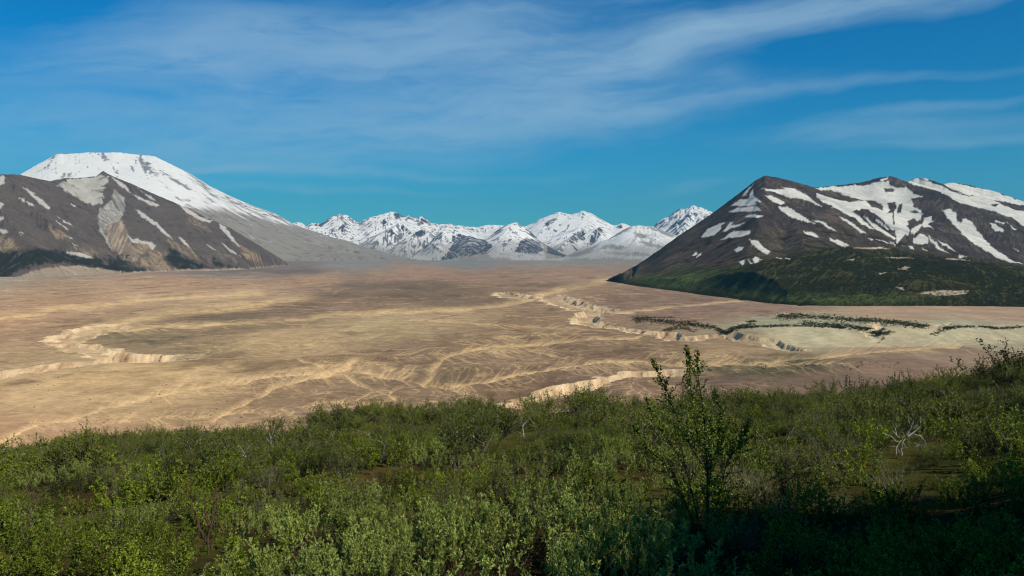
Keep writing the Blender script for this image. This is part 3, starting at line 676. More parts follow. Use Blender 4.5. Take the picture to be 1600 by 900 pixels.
# --- the snow-capped volcano ---------------------------------------------------
sky_M = [(-300, 330), (-100, 300), (0, 285), (34, 271), (62, 255), (91, 240), (100, 241), (109, 240.5), (141, 238), (165, 238.5), (187, 238), (200, 240), (219, 242), (241, 244), (266, 256), (300, 273), (328, 291), (359, 306), (391, 320), (431, 334), (450, 345), (460, 351), (490, 361), (520, 371), (540, 375), (570, 386), (600, 393), (630, 400), (670, 406)]
ridges_M = [
    (0.36, [(-300, 330, 19000), (0, 285, 18500), (62, 255, 18200), (91, 240, 18000), (141, 238, 18200), (187, 238, 18200), (241, 244, 18000), (300, 273, 17700), (359, 306, 17200), (431, 334, 16500), (490, 360, 15800), (540, 374, 15200), (600, 393, 14600), (670, 407, 14000)]),
    (0.30, [(230, 244, 18000), (300, 300, 17000), (370, 340, 16000), (440, 372, 15000), (520, 398, 14000)]),
    (0.30, [(150, 240, 18000), (230, 300, 17000), (310, 345, 16000), (400, 385, 15000)]),
    (0.42, [(103, 267, 17000), (92, 275, 16600)]),
    (0.22, [(431, 334, 16500), (500, 372, 15200), (560, 392, 14300)]),
]
rock_M = [c1(*p) for p in (((670, 142), (700, 148), (745, 178), (790, 238), (765, 238), (715, 215), (705, 180)), ((790, 200), (850, 235), (900, 270), (960, 305), (955, 315), (880, 275), (800, 215)), ((940, 225), (1000, 265), (1090, 340), (1100, 362), (1070, 345), (1000, 285)), ((480, 125), (520, 125), (540, 160), (510, 155)), ((260, 140), (275, 140), (240, 200), (225, 205)), ((1130, 350), (1200, 385), (1260, 410), (1180, 385)), ((1300, 405), (1450, 468), (1380, 450)), ((300, 245), (335, 215), (370, 240), (345, 250), (335, 232), (310, 252)), ((880, 345), (950, 362), (940, 370)), ((560, 200), (600, 225), (590, 228)), ((640, 180), (680, 215), (670, 218)), ((1010, 330), (1080, 375), (1060, 372)))]
def colour_M(f):
    PX, PY, st, Z, X, Y = f['PX'], f['PY'], f['st'], f['Z'], f['X'], f['Y']
    n1 = fbm(X / 900, Y / 900, 5, 121); n2 = fbm(X / 220, Y / 220, 4, 122)
    c = np.zeros(PX.shape + (3,)) + pal(154, 141, 124) * 0.84
    c = over(c, sstep(st * 0.4 + n2, 0.1, 0.9) * 0.6, pal(104, 92, 82) * 0.75)
    c = over(c, sstep(-st * 0.4 + n1, 0.1, 0.9) * 0.45, pal(172, 162, 142) * 0.9)
    # faint snow ribbons on the lower flank
    c = over(c, sstep(st * 0.45 - n2 * 1.3, 0.75, 1.2) * sstep(PY, 405, 370) * 0.6, SNOW * 0.8)
    sl = interp_line(PX, [(-300, 400), (100, 330), (200, 335), (270, 345), (290, 322), (312, 328), (353, 331), (390, 337), (431, 345), (470, 352), (500, 362), (600, 380)])
    sm = sstep(sl + 6 * n1 + 4 * n2 - 2.6 * st - PY, -5, 5)
    thin = sstep(PX, 280, 420)
    sm = sm * (1 - 0.8 * thin * sstep(st + 3 * n2, -0.5, 0.6))
    rock = sstep(st * 0.55 + n2 * 1.1 + 0.5 * thin, 1.0, 1.3)
    c = over(c, sm * (1 - 0.8 * rock), SNOW)
    c = over(c, polys_mask(f, rock_M, 3.5, 1.0, 1.2, 41, 8) * 0.75 * sstep(st + 2 * n2, -1.2, 0.2), pal(92, 82, 84) * 0.7)
    return c
mountain("mountain_volcano", -300, 690, 1.6, 12800, 19500, 330, ridges_M, sky_M, [(-300, 411), (500, 410), (640, 408.5), (700, 408)], colour_M, M_FAR, K=0.012, iters=4, noise=(35, 1100), warp=150, wl=1500, seed=23, capslope=0.2)

# --- far range ---------------------------------------------------------------------
def far_colour(rock_polys=(), tan_polys=(), thr=1.0, base=(96, 92, 92), tanall=0.0, seed=7):
    def fn(f):
        PX, PY, st, Z, X, Y = f['PX'], f['PY'], f['st'], f['Z'], f['X'], f['Y']
        n1 = fbm(X / 700, Y / 700, 4, seed); n2 = fbm(X / 180, Y / 180, 4, seed + 1)
        c = np.zeros(PX.shape + (3,)) + SNOW * 1.12
        rock = sstep(st * 0.5 + n2 * 1.2 + f['slope'] * 1.3, thr, thr + 0.35)
        c = over(c, rock * 0.85, pal(*base) * 0.5)
        c = over(c, sstep(Z + 160 * n1 + 60 * n2 + 25 * st, 420, 120) * 0.7, pal(146, 136, 124) * 0.8)
        if tan_polys: c = over(c, polys_mask(f, tan_polys, 3.0, 2.0, 1.0, seed + 3, 10) * 0.85, pal(150, 138, 122) * 0.8)
        if rock_polys: c = over(c, polys_mask(f, rock_polys, 2.4, 0.8, 0.8, seed + 5, 7) * (0.95 - 0.5 * sstep(-st + n2, 0.3, 1.0)), pal(*base) * 0.45)
        if tanall: c = over(c, sstep(n1 + 0.3 * st, 0.15, 0.4) * tanall, pal(150, 138, 122) * 0.8)
        return c
    return fn
c2 = lambda *p: crop_poly(p, 440, 300, 5.0)
c3 = lambda *p: crop_poly(p, 740, 290, 3.81)
def spurs(pts, n=3, seed=0, slope=0.5, fwd=1800, drop=0.42):
    """side ridges that run forward from the peaks of a crest"""
    rs = random.Random(seed); out = []
    for (px, py, d) in pts:
        for k in range(n):
            a = (k - (n - 1) / 2) * 22 + rs.uniform(-6, 6)
            L = fwd * rs.uniform(0.6, 1.0); z0 = H + (HOR - py) / F * d
            P = []
            for t in (0, 0.35, 0.7, 1.0):
                dd = d - L * t; z = z0 - drop * L * t
                x = (px - 800) / F * d + a * L / 60 * t * 0.9
                P.append((800 + x / dd * F, HOR - (z - H) / dd * F, dd))
            out.append((slope, P))
    return out
sk1 = [(445, 352), (462, 348), (467, 347), (472, 349), (480, 353), (486, 348), (493, 348.5), (500, 350), (508, 345), (514, 341), (522, 337.5), (526, 338), (530, 334), (537, 336), (542, 335), (547, 340), (552, 343), (560, 348.5), (570, 343), (580, 339), (597, 335), (610, 331), (618, 331.5), (624, 335), (630, 338.5), (634, 339), (638, 336), (645, 340), (652, 342), (657, 338), (660, 338), (668, 343), (674, 349), (690, 350.5), (700, 350), (720, 352.5), (740, 355), (760, 360)]
cr1 = [(x, y, 21500) for x, y in sk1]
mountain("mountain_range_jagged", 430, 775, 1.0, 15500, 23000, 330, [(0.30, cr1)] + spurs([(530, 334, 21500), (610, 331, 21500), (580, 339, 21500), (660, 338, 21500), (500, 350, 21500), (470, 348, 21500), (638, 337, 21500)], 3, 4, 0.55, 2200, 0.30)
    + [(0.55, [(604, 369, 18500), (613, 356, 18700), (622, 348.5, 19000), (632, 352, 18900), (640, 360, 18600)]), (0.55, [(646, 366, 18300), (652, 359, 18400), (662, 355, 18500), (671, 363, 18300)])],
    sk1, None, far_colour([c2((430, 290), (480, 250), (510, 235), (500, 260), (470, 305), (440, 300)), c2((210, 240), (290, 255), (330, 240), (370, 200), (350, 240), (310, 270), (230, 250)), c2((870, 160), (910, 165), (950, 195), (900, 210), (865, 180)), c2((770, 240), (800, 200), (815, 240), (800, 275)), c2((1065, 240), (1100, 195), (1140, 215), (1165, 245), (1110, 250), (1070, 265)), c2((1045, 335), (1080, 290), (1150, 310), (1110, 345)), c2((830, 350), (870, 290), (880, 330), (840, 360)), c2((930, 290), (945, 250), (990, 295), (950, 310))], thr=0.68, seed=131), M_FAR, K=0.02, iters=5, noise=(40, 900), warp=110, wl=900, seed=33, jag=1.6)
sk5 = [(742, 356), (763, 351), (787, 352), (819, 354), (832, 349), (842, 343), (850, 340), (862, 335), (874, 331), (882, 333), (892, 335), (902, 333), (908, 330), (913, 329), (925, 334), (934, 340), (945, 345.5), (958, 352), (963, 352), (971, 349), (978, 350), (984, 353), (1000, 362)]
mountain("mountain_range_twin_peaks", 730, 1010, 1.0, 15500, 23500, 330, [(0.26, [(x, y, 22000) for x, y in sk5]), (0.30, [(880, 380, 18300), (893, 362, 18700), (905, 354, 19000)]), (0.5, [(905, 390, 17500), (918, 370, 18000), (930, 354, 18500), (938, 350, 19000)]), (0.5, [(870, 392, 17000), (885, 375, 17500), (900, 366, 18200)])]
    + spurs([(913, 329, 22000), (874, 331, 22000), (971, 349, 21800)], 2, 6, 0.4, 2600, 0.26), sk5, None,
    far_colour([c3((420, 225), (450, 205), (490, 190), (500, 205), (450, 235), (440, 245)), c3((560, 330), (600, 280), (660, 270), (660, 325), (610, 330), (580, 350)), c3((680, 350), (710, 280), (750, 245), (765, 265), (740, 330), (700, 355)), c3((580, 345), (620, 380), (600, 390)), c3((850, 245), (880, 228), (890, 245), (870, 255)), c3((480, 265), (500, 270), (490, 278))], thr=1.05, seed=141), M_FAR, K=0.015, iters=4, noise=(35, 1200), warp=120, wl=1200, seed=43)
sk7 = [(1005, 358), (1022, 353), (1028, 347), (1034, 342), (1045, 339), (1053, 331), (1060, 327), (1065, 325.5), (1070, 327), (1077, 323), (1084, 321), (1100, 326), (1115, 332), (1134, 342), (1170, 362)]
mountain("mountain_behind_ridge", 1000, 1185, 1.0, 16500, 22500, 260, [(0.42, [(x, y, 20500) for x, y in sk7])] + spurs([(1084, 321, 20500), (1060, 327, 20500), (1034, 342, 20500)], 3, 8, 0.5, 2400, 0.36), sk7, None,
    far_colour([c3((1150, 245), (1230, 205), (1290, 170), (1320, 150), (1310, 175), (1250, 215), (1190, 245)), c3((1190, 265), (1210, 255), (1215, 285), (1195, 285)), c3((1230, 135), (1245, 130), (1235, 150), (1220, 160)), c3((1100, 225), (1120, 215), (1105, 245))], thr=0.75, base=(90, 90, 100), seed=151), M_FAR, K=0.02, iters=5, noise=(40, 800), warp=90, wl=900, seed=53, jag=1.5)
sk4 = [(640, 404), (662, 385), (672, 378), (680, 369), (686, 364), (692, 360.5), (699, 361), (706, 362), (718, 365), (730, 368), (745, 372), (756, 374), (766, 369), (776, 360), (787, 353), (796, 350), (803, 347.5), (808, 348), (814, 353), (824, 358), (833, 366), (845, 377), (856, 384), (866, 390), (880, 397), (900, 403)]
mountain("mountain_low_cones", 625, 905, 1.0, 13600, 19000, 300, [(0.30, [(640, 404, 15600), (672, 380, 16500), (692, 360.5, 17000), (730, 368, 16800), (756, 376, 16600), (787, 353, 16800), (806, 347.5, 16800), (824, 358, 16800), (845, 377, 16400), (866, 390, 16000), (900, 403, 15500)]),
    (0.45, [(650, 399, 14800), (660, 388, 15000), (672, 377.5, 15100), (684, 385, 15000), (696, 397, 14800)])] + spurs([(806, 347.5, 16800), (787, 353, 16800), (695, 361, 17000), (725, 367, 16800)], 3, 9, 0.45, 2000, 0.30), sk4, None,
    far_colour([c3((245, 395), (280, 330), (310, 312), (350, 318), (400, 340), (415, 385), (380, 405), (330, 400), (290, 400)), c3((80, 270), (130, 255), (160, 260), (130, 285), (90, 285)), c3((300, 250), (340, 270), (400, 320), (360, 310)), c2((1205, 340), (1250, 305), (1260, 340), (1225, 385)), c2((1340, 400), (1330, 340), (1400, 330), (1580, 370), (1650, 420), (1600, 480), (1420, 500), (1280, 530), (1250, 520), (1300, 470)), c2((1150, 395), (1180, 405), (1250, 475), (1230, 470)), c2((1040, 470), (1085, 455), (1060, 475)), c3((440, 340), (520, 360), (600, 395), (540, 430), (440, 400)), c3((-60, 340), (80, 330), (60, 370), (-20, 420))],
    [c3((400, 330), (500, 360), (600, 400), (540, 435), (430, 440)), c3((-200, 420), (200, 430), (260, 450), (-200, 450)), c2((1280, 520), (1450, 480), (1600, 480), (1700, 540), (1250, 540))], thr=0.85, base=(98, 94, 98), seed=161), M_FAR, K=0.02, iters=4, noise=(35, 800), warp=90, wl=900, seed=63)
sk6 = [(850, 405), (876, 402), (895, 395), (910, 388), (930, 381), (950, 374), (962, 366), (976, 358), (985, 354), (994, 352.5), (1004, 352.5), (1013, 353.5), (1023, 356), (1034, 360), (1060, 369), (1080, 378), (1110, 388), (1150, 400)]
mountain("hills_striped_snow", 840, 1175, 1.0, 13200, 18000, 280, [(0.28, [(850, 405, 14800), (910, 388, 15200), (950, 374, 15600), (976, 358, 16000), (994, 352.5, 16000), (1013, 353, 16000), (1034, 360, 15900), (1060, 369, 15700), (1110, 388, 15200), (1150, 400, 14800)]),
    (0.3, [(915, 398, 14300), (935, 385, 14600), (953, 377.5, 14900), (980, 385, 14700), (1020, 392, 14500)])] + spurs([(994, 352.5, 16000), (1034, 360, 15900)], 2, 10, 0.35, 1500, 0.26), sk6, None,
    far_colour([], [c3((960, 285), (1000, 280), (1060, 320), (1010, 310), (970, 305)), c3((970, 330), (1040, 335), (1140, 370), (1050, 365)), c3((900, 245), (960, 240), (870, 290), (820, 310)), c3((1000, 235), (1120, 262), (1220, 300), (1180, 310), (1080, 270)), c3((740, 380), (820, 345), (910, 370), (880, 385), (800, 370)), c3((560, 420), (700, 370), (760, 340), (700, 390), (600, 430)), c3((780, 395), (1000, 400), (1100, 420), (900, 415)), c3((540, 440), (760, 430), (1000, 440), (1000, 470), (540, 460))], thr=2.2, tanall=0.4, seed=171), M_FAR, K=0.010, iters=4, noise=(22, 900), warp=90, wl=900, seed=73)

VX, VY, VZ, VPX, VPY = build_valley()
CLEARINGS = [(110, 782, 110, 22), (40, 750, 60, 10), (1412, 748, 30, 7), (820, 705, 18, 7), (430, 738, 20, 8), (505, 724, 20, 7), (300, 690, 60, 6), (440, 682, 55, 7), (900, 655, 110, 9), (820, 662, 40, 6), (1330, 668, 40, 6), (640, 672, 30, 5), (200, 740, 60, 8), (700, 690, 40, 5)]
# ------------------------------------------------------------------ the near hillside
BROW = [(-900, 712), (-300, 719), (0, 719), (100, 713), (200, 701), (300, 689), (400, 684), (500, 671), (600, 660), (700, 660), (800, 656), (900, 651), (1000, 648), (1100, 639), (1200, 631), (1300, 619), (1400, 613), (1500, 605), (1560, 595), (1600, 587), (1800, 577), (2500, 567)]
BROW_D = 62.0
FEET = 2.35
def hill_z(x, y):
    """height above the valley of the hillside the camera stands on"""
    x = np.asarray(x, float); y = np.asarray(y, float)
    r = np.hypot(x, y); th = np.arctan2(x, y)
    thc = np.clip(th, -0.85, 0.85); px = 800 + F * np.tan(thc)
    d = r * np.maximum(np.cos(thc), 0.3)
    D = BROW_D + 9 * np.sin(px / 170.0) + 6 * np.sin(px / 61.0 + 2)
    sb = (interp_line(px, BROW) - HOR) / F
    z = -FEET - (sb * D - FEET) * (np.minimum(d, D) / D) ** 0.97
    e = np.maximum(d - D, 0)
    z = z - np.where(e < 40, 0.16 * e + 0.0052 * e * e, 0.16 * 40 + 0.0052 * 1600 + 0.56 * (e - 40))
    back = sstep(np.abs(th), 0.9, 1.6)
    z = z * (1 - back) + back * (-FEET - 0.04 * x - 0.02 * r)
    z = z + 0.35 * fbm(x / 9.0, y / 9.0, 3, 201) * sstep(r, 2, 10) + 1.1 * fbm(x / 26.0, y / 26.0, 2, 202) * sstep(r, 10, 40)
    # bank added out of view on the right, shaped to cast the foreground shadow
    d2, t = seg_dist(x, y, [(5.9, -1.8), (6.6, 1.2), (9.0, 4.3), (11.4, 8.2)])
    z = z + np.interp(t, [0, 0.3, 0.6, 1], [4.2, 4.5, 5.0, 5.2]) * np.exp(-(d2 / 1.9) ** 2) * (1 + 0.2 * fbm(x / 2.5, y / 2.5, 2, 203))
    return H + np.maximum(z, -175)

def build_hillside():
    th = np.concatenate([np.linspace(-math.pi, -0.72, 60)[:-1], np.linspace(-0.72, 0.72, 520), np.linspace(0.72, math.pi, 120)[1:]])
    r = np.concatenate([[0.02], np.geomspace(0.5, 90, 260), np.linspace(92, 620, 90)])
    TH, R_ = np.meshgrid(th, r); X = R_ * np.sin(TH); Y = R_ * np.cos(TH)
    Z = hill_z(X, Y)
    n1 = fbm(X / 4.0, Y / 4.0, 4, 211); n2 = fbm(X / 0.9, Y / 0.9, 4, 212)
    c = np.zeros(X.shape + (3,)) + np.array([0.058, 0.056, 0.014])
    c = over(c, sstep(n1, -0.1, 0.35) * 0.8, np.array([0.095, 0.062, 0.018]))
    c = over(c, sstep(n2, 0.05, 0.4) * 0.6, np.array([0.085, 0.095, 0.020]))
    c = over(c, sstep(-n2 + n1, 0.2, 0.5) * 0.5, np.array([0.030, 0.022, 0.014]))
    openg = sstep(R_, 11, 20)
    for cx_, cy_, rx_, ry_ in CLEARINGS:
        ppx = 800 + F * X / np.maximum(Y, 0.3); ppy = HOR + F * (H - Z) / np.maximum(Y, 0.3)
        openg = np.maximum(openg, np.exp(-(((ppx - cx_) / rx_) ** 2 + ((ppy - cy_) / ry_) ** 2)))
    c = over(c, (1 - openg) * 0.9, np.array([0.020, 0.016, 0.009]))  # dark litter, deepened to stand in for shade between the near shrubs
    m = land_material("heath_ground", 0.5, 0.05, 0.4)
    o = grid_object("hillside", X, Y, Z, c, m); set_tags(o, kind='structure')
build_hillside()

# ------------------------------------------------------------------ plants
def leaf_material(name, base, alt, var=0.35, gloss=0.06, transl=0.20):
    m = bpy.data.materials.new(name); m.use_nodes = True; m.node_tree.nodes.clear()
    n = NT(m.node_tree)
    at = n.new('ShaderNodeAttribute', attribute_name='tint')
    oi = n.new('ShaderNodeObjectInfo')
    f = n.m('ADD', n.m('MULTIPLY', at.outputs['Fac'], 0.65), n.m('MULTIPLY', oi.outputs['Random'], 0.35), clamp=True)
    col = n.mix(f, (*base, 1), (*alt, 1))
    v = n.m('ADD', 1 - var / 2, n.m('MULTIPLY', oi.outputs['Random'], var))
    col = n.mix(1.0, col, n.comb(v, v, v), 'MULTIPLY')
    d = n.new('ShaderNodeBsdfDiffuse'); n.l.new(col, d.inputs[0])
    t = n.new('ShaderNodeBsdfTranslucent'); n.l.new(n.mix(1.0, col, (1.1, 1.3, 0.5, 1), 'MULTIPLY'), t.inputs[0])
    g = n.new('ShaderNodeBsdfGlossy'); g.inputs['Roughness'].default_value = 0.45; g.inputs[0].default_value = (0.9, 0.95, 0.9, 1)
    s1 = n.new('ShaderNodeMixShader'); s1.inputs[0].default_value = transl; n.l.new(d.outputs[0], s1.inputs[1]); n.l.new(t.outputs[0], s1.inputs[2])
    s2 = n.new('ShaderNodeMixShader'); s2.inputs[0].default_value = gloss; n.l.new(s1.outputs[0], s2.inputs[1]); n.l.new(g.outputs[0], s2.inputs[2])
    o = n.new('ShaderNodeOutputMaterial'); n.l.new(s2.outputs[0], o.inputs[0])
    return m
def bark_material(name, a, b, scale=30):
    m = bpy.data.materials.new(name); m.use_nodes = True; m.node_tree.nodes.clear()
    n = NT(m.node_tree)
    tcn = n.new('ShaderNodeTexCoord')
    f = n.noise(tcn.outputs['Object'], scale, 4, 0.6)
    d = n.new('ShaderNodeBsdfDiffuse'); n.l.new(n.mix(n.ramp(f, 0.35, 0.65), (*a, 1), (*b, 1)), d.inputs[0])
    o = n.new('ShaderNodeOutputMaterial'); n.l.new(d.outputs[0], o.inputs[0])
    return m
ML_SILVER = leaf_material("willow_leaf_silvery", (0.1758, 0.2309, 0.0362), (0.3656, 0.4248, 0.1040), 0.4, 0.03)
ML_BRIGHT = leaf_material("willow_leaf_bright", (0.0731, 0.1239, 0.0059), (0.2093, 0.2533, 0.0158), 0.6, 0.025)
ML_MID = leaf_material("alder_leaf", (0.0619, 0.0923, 0.0040), (0.1674, 0.1789, 0.0113), 0.7, 0.02)
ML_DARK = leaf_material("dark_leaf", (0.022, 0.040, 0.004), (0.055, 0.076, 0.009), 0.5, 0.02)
ML_HEATH = leaf_material("heath_leaf", (0.085, 0.048, 0.014), (0.085, 0.095, 0.020), 0.6, 0.02)
ML_GRASS = leaf_material("grass_blade", (0.090, 0.110, 0.030), (0.160, 0.150, 0.055), 0.3, 0.03)
ML_BIRCH = leaf_material("birch_leaf", (0.0432, 0.0812, 0.0065), (0.1632, 0.2165, 0.0173), 0.2, 0.03)
MB_BROWN = bark_material("brown_bark", (0.060, 0.035, 0.025), (0.10, 0.065, 0.050))
MB_GREY = bark_material("grey_twig_bark", (0.16, 0.135, 0.115), (0.26, 0.225, 0.195))
MB_DEAD = bark_material("bleached_dead_wood", (0.26, 0.235, 0.20), (0.46, 0.43, 0.38), 12)
MB_DARK = bark_material("dark_trunk_bark", (0.035, 0.024, 0.018), (0.075, 0.052, 0.04))

class Plant:
    def __init__(s): s.tubes = []; s.leaves = []
    def tube(s, pts, r0, r1, n=4): s.tubes.append((np.array(pts, float), r0, r1, n))
    def leaf(s, p, d, up, L, W, t): s.leaves.append((p, d, up, L, W, t))
    def stem_arrays(s):
        V = []; Fc = []; base = 0
        for pts, r0, r1, n in s.tubes:
            m = len(pts); tg = np.gradient(pts, axis=0); tg /= np.linalg.norm(tg, axis=1)[:, None] + 1e-9
            ref = np.array([0.31, 0.2, 0.93]) if abs(tg[0][2]) < 0.8 else np.array([0.9, 0.1, 0.2])
            u = np.cross(tg, ref); u /= np.linalg.norm(u, axis=1)[:, None] + 1e-9; v = np.cross(tg, u)
            rr = np.linspace(r0, r1, m)[:, None]
            ang = np.arange(n) / n * 2 * math.pi
            ring = pts[:, None, :] + rr[:, None] * (np.cos(ang)[None, :, None] * u[:, None, :] + np.sin(ang)[None, :, None] * v[:, None, :])
            V.append(ring.reshape(-1, 3))
            i = base + np.arange(m * n).reshape(m, n)
            a = i[:-1]; b = np.roll(i, -1, 1)[:-1]; c = np.roll(i, -1, 1)[1:]; d = i[1:]
            Fc.append(np.stack([a, b, c, d], -1).reshape(-1, 4)); base += m * n
        if not V: return np.zeros((0, 3)), np.zeros((0, 4), int)
        return np.concatenate(V), np.concatenate(Fc)
    def leaf_arrays(s, simple=False):
        P = np.array([l[0] for l in s.leaves]); D = np.array([l[1] for l in s.leaves]); U = np.array([l[2] for l in s.leaves])
        L = np.array([l[3] for l in s.leaves])[:, None]; W = np.array([l[4] for l in s.leaves])[:, None]; T = np.array([l[5] for l in s.leaves])
        D /= np.linalg.norm(D, axis=1)[:, None] + 1e-9
        S = np.cross(D, U); S /= np.linalg.norm(S, axis=1)[:, None] + 1e-9; N = np.cross(S, D)
        if simple:
            vs = [P, P + D * L * .5 + S * W * .5 + N * W * .12, P + D * L, P + D * L * .5 - S * W * .5 + N * W * .12]
            q = np.array([[0, 1, 2, 3]])
        else:
            vs = [P, P + D * L * .35 + S * W * .5 + N * W * .15, P + D * L * .75 + S * W * .36 + N * W * .1, P + D * L - N * L * .08, P + D * L * .75 - S * W * .36 + N * W * .1, P + D * L * .35 - S * W * .5 + N * W * .15]
            q = np.array([[0, 1, 2, 3], [0, 3, 4, 5]])
        k = len(vs); V = np.stack(vs, 1).reshape(-1, 3)
        Fq = (np.arange(len(P)) * k)[:, None, None] + q[None]
        return V, Fq.reshape(-1, 4), np.repeat(T, k)
def quad_mesh(name, parts):
    """parts: (verts, quads, material, tint or None)"""
    me = bpy.data.meshes.new(name); V = []; Q = []; MI = []; TI = []; b = 0; mi = 0
    for v, q, mat, t in parts:
        if len(v) == 0: continue
        V.append(v); Q.append(q + b); MI.append(np.full(len(q), mi)); TI.append(t if t is not None else np.zeros(len(v))); b += len(v); mi += 1
        me.materials.append(mat)
    V = np.concatenate(V).astype(np.float32); Q = np.concatenate(Q)
    me.vertices.add(len(V)); me.vertices.foreach_set('co', V.ravel())
    me.loops.add(Q.size); me.loops.foreach_set('vertex_index', Q.ravel().astype(np.int32))
    me.polygons.add(len(Q)); me.polygons.foreach_set('loop_start', (np.arange(len(Q)) * 4).astype(np.int32))
    me.polygons.foreach_set('material_index', np.concatenate(MI).astype(np.int32))
    at = me.attributes.new('tint', 'FLOAT', 'POINT'); at.data.foreach_set('value', np.concatenate(TI).astype(np.float32))
    me.update(); me.validate()
    return me

def vrand(rs, s=1.0): return np.array([rs.gauss(0, s), rs.gauss(0, s), rs.gauss(0, s)])
def unit(v): return v / (np.linalg.norm(v) + 1e-9)
UP = np.array([0, 0, 1.0])
def grow(rs, p, d, L, n, wob, lift):
    pts = [np.array(p, float)]; d = unit(np.array(d, float))
    for k in range(n):
        d = unit(d + vrand(rs, wob) + UP * lift); pts.append(pts[-1] + d * L / n)
    return pts, d
def shrub(seed, h, rad, nstem, nsub, nl, ll, lw, spread=0.9, stem_r=0.008, upright=0.5, lift=0.12, base_r=0.15, bare=0.3, dead=0, wob=0.16, top_bias=0.0, sl=(0.14, 0.34)):
    rs = random.Random(seed); P = Plant()
    for i in range(nstem):
        a = rs.uniform(0, 6.283); tilt = spread * math.sqrt(rs.random())
        d0 = np.array([math.cos(a) * math.sin(tilt), math.sin(a) * math.sin(tilt), math.cos(tilt)])
        b = np.array([math.cos(a), math.sin(a), 0]) * base_r * rs.random()
        L = h * rs.uniform(0.65, 1.08) / max(math.cos(tilt * 0.7), 0.6)
        pts, d = grow(rs, b - UP * 0.05, d0, L, 7, wob * 0.5, lift * tilt)
        P.tube(pts, stem_r, stem_r * 0.3, 3)
        tone = rs.random()
        for k in range(nsub):
            t = bare + (1 - bare) * (k + rs.random()) / nsub; t = min(t ** (1 / (1 + top_bias)), 0.999) * 7
            i0 = int(t); q = pts[i0] + (pts[min(i0 + 1, 7)] - pts[i0]) * (t - i0)
            sd_ = unit((pts[min(i0 + 1, 7)] - pts[i0]) * 0.9 + vrand(rs, 0.62) + UP * upright * 0.6)
            SL = h * rs.uniform(*sl)
            sp, _ = grow(rs, q, sd_, SL, 3, wob, 0.15)
            P.tube(sp, stem_r * 0.35, stem_r * 0.12, 3)
            for j in range(nl):
                u = (j + rs.random()) / nl * 2.999; j0 = int(u)
                lp = sp[j0] + (sp[j0 + 1] - sp[j0]) * (u - j0)
                ld = unit((sp[j0 + 1] - sp[j0]) / (SL / 3) * (0.35 + upright) + vrand(rs, 0.55))
                P.leaf(lp, ld, unit(UP + vrand(rs, 0.55)), ll * rs.uniform(0.65, 1.15), lw * rs.uniform(0.75, 1.15), min(1, max(0, tone * 0.4 + rs.random() * 0.6)))
    for i in range(dead):
        a = rs.uniform(0, 6.283); tilt = rs.uniform(0.1, spread)
        pts, d = grow(rs, (0, 0, 0), (math.cos(a) * math.sin(tilt), math.sin(a) * math.sin(tilt), math.cos(tilt)), h * rs.uniform(0.8, 1.15), 6, wob, 0.05)
        P.tube(pts, stem_r * 0.7, stem_r * 0.2, 3)
        for k in range(3):
            q = pts[rs.randint(2, 5)]; sp, _ = grow(rs, q, unit(d + vrand(rs, 0.7)), h * 0.25, 3, wob, 0.05); P.tube(sp, stem_r * 0.3, stem_r * 0.1, 3)
    return P
PROTO = bpy.data.collections.new("plant_prototypes")     # source meshes for the scatter; not linked to the scene
def proto(name, P, lmat, bmat, simple=False):
    sv, sq = P.stem_arrays(); parts = [(sv, sq, bmat, None)]
    if P.leaves:
        lv, lq, lt = P.leaf_arrays(simple); parts.append((lv, lq, lmat, lt))
    return quad_mesh(name, parts), (P, lmat, bmat, simple)

protos = {}
def family(key, n, make, lmat, bmat, simple=False):
    protos[key] = [proto(key, make(i), lmat, bmat, simple) for i in range(n)]
family('silver', 4, lambda i: shrub(300 + i, 0.92, 0.5, 15, 14, 9, 0.050, 0.0165, 1.0, 0.007, 1.15, 0.25, 0.2, 0.38, dead=2, top_bias=0.9, sl=(0.04, 0.10)), ML_SILVER, MB_BROWN)
family('bright', 4, lambda i: shrub(320 + i, 0.85, 0.5, 13, 13, 8, 0.056, 0.029, 1.15, 0.007, 0.45, 0.2, 0.2, 0.25, dead=2, wob=0.22, sl=(0.06, 0.16)), ML_BRIGHT, MB_BROWN)
family('mid', 4, lambda i: shrub(340 + i, 1.05, 0.7, 14, 9, 9, 0.060, 0.038, 1.15, 0.010, 0.25, 0.12, 0.25, 0.3, dead=2, wob=0.26, sl=(0.08, 0.22)), ML_MID, MB_GREY, True)
family('dark', 3, lambda i: shrub(360 + i, 1.0, 0.7, 14, 10, 11, 0.060, 0.042, 1.2, 0.010, 0.2, 0.12, 0.25, 0.2, dead=1, wob=0.26), ML_DARK, MB_DARK, True)
family('twig', 3, lambda i: shrub(380 + i, 0.9, 0.6, 20, 6, 3, 0.045, 0.022, 1.1, 0.007, 0.3, 0.1, 0.3, 0.35, dead=10, wob=0.3), ML_MID, MB_GREY, True)
family('alder', 5, lambda i: shrub(400 + i, 1.75, 1.0, 15 + i, 13, 12, 0.085, 0.065, 1.25, 0.017, 0.2, 0.08, 0.3, 0.35, dead=1, wob=0.24, top_bias=0.4), ML_MID, MB_GREY, True)
family('heath', 3, lambda i: shrub(420 + i, 0.24, 0.4, 22, 4, 6, 0.030, 0.014, 1.35, 0.004, 0.6, 0.35, 0.35, 0.1, dead=3), ML_HEATH, MB_BROWN, True)
def grass_tuft(seed):
    rs = random.Random(seed); P = Plant()
    for i in range(110):
        a = rs.uniform(0, 6.283); b = np.array([math.cos(a), math.sin(a), 0]) * 0.28 * math.sqrt(rs.random())
        P.leaf(b, unit(UP + vrand(rs, 0.3)), unit(vrand(rs)), rs.uniform(0.16, 0.38), 0.010, rs.random())
    P.tube([(0, 0, -0.02), (0, 0, 0.1)], 0.004, 0.002, 3)
    return P
family('grass', 2, lambda i: grass_tuft(440 + i), ML_GRASS, MB_BROWN, True)

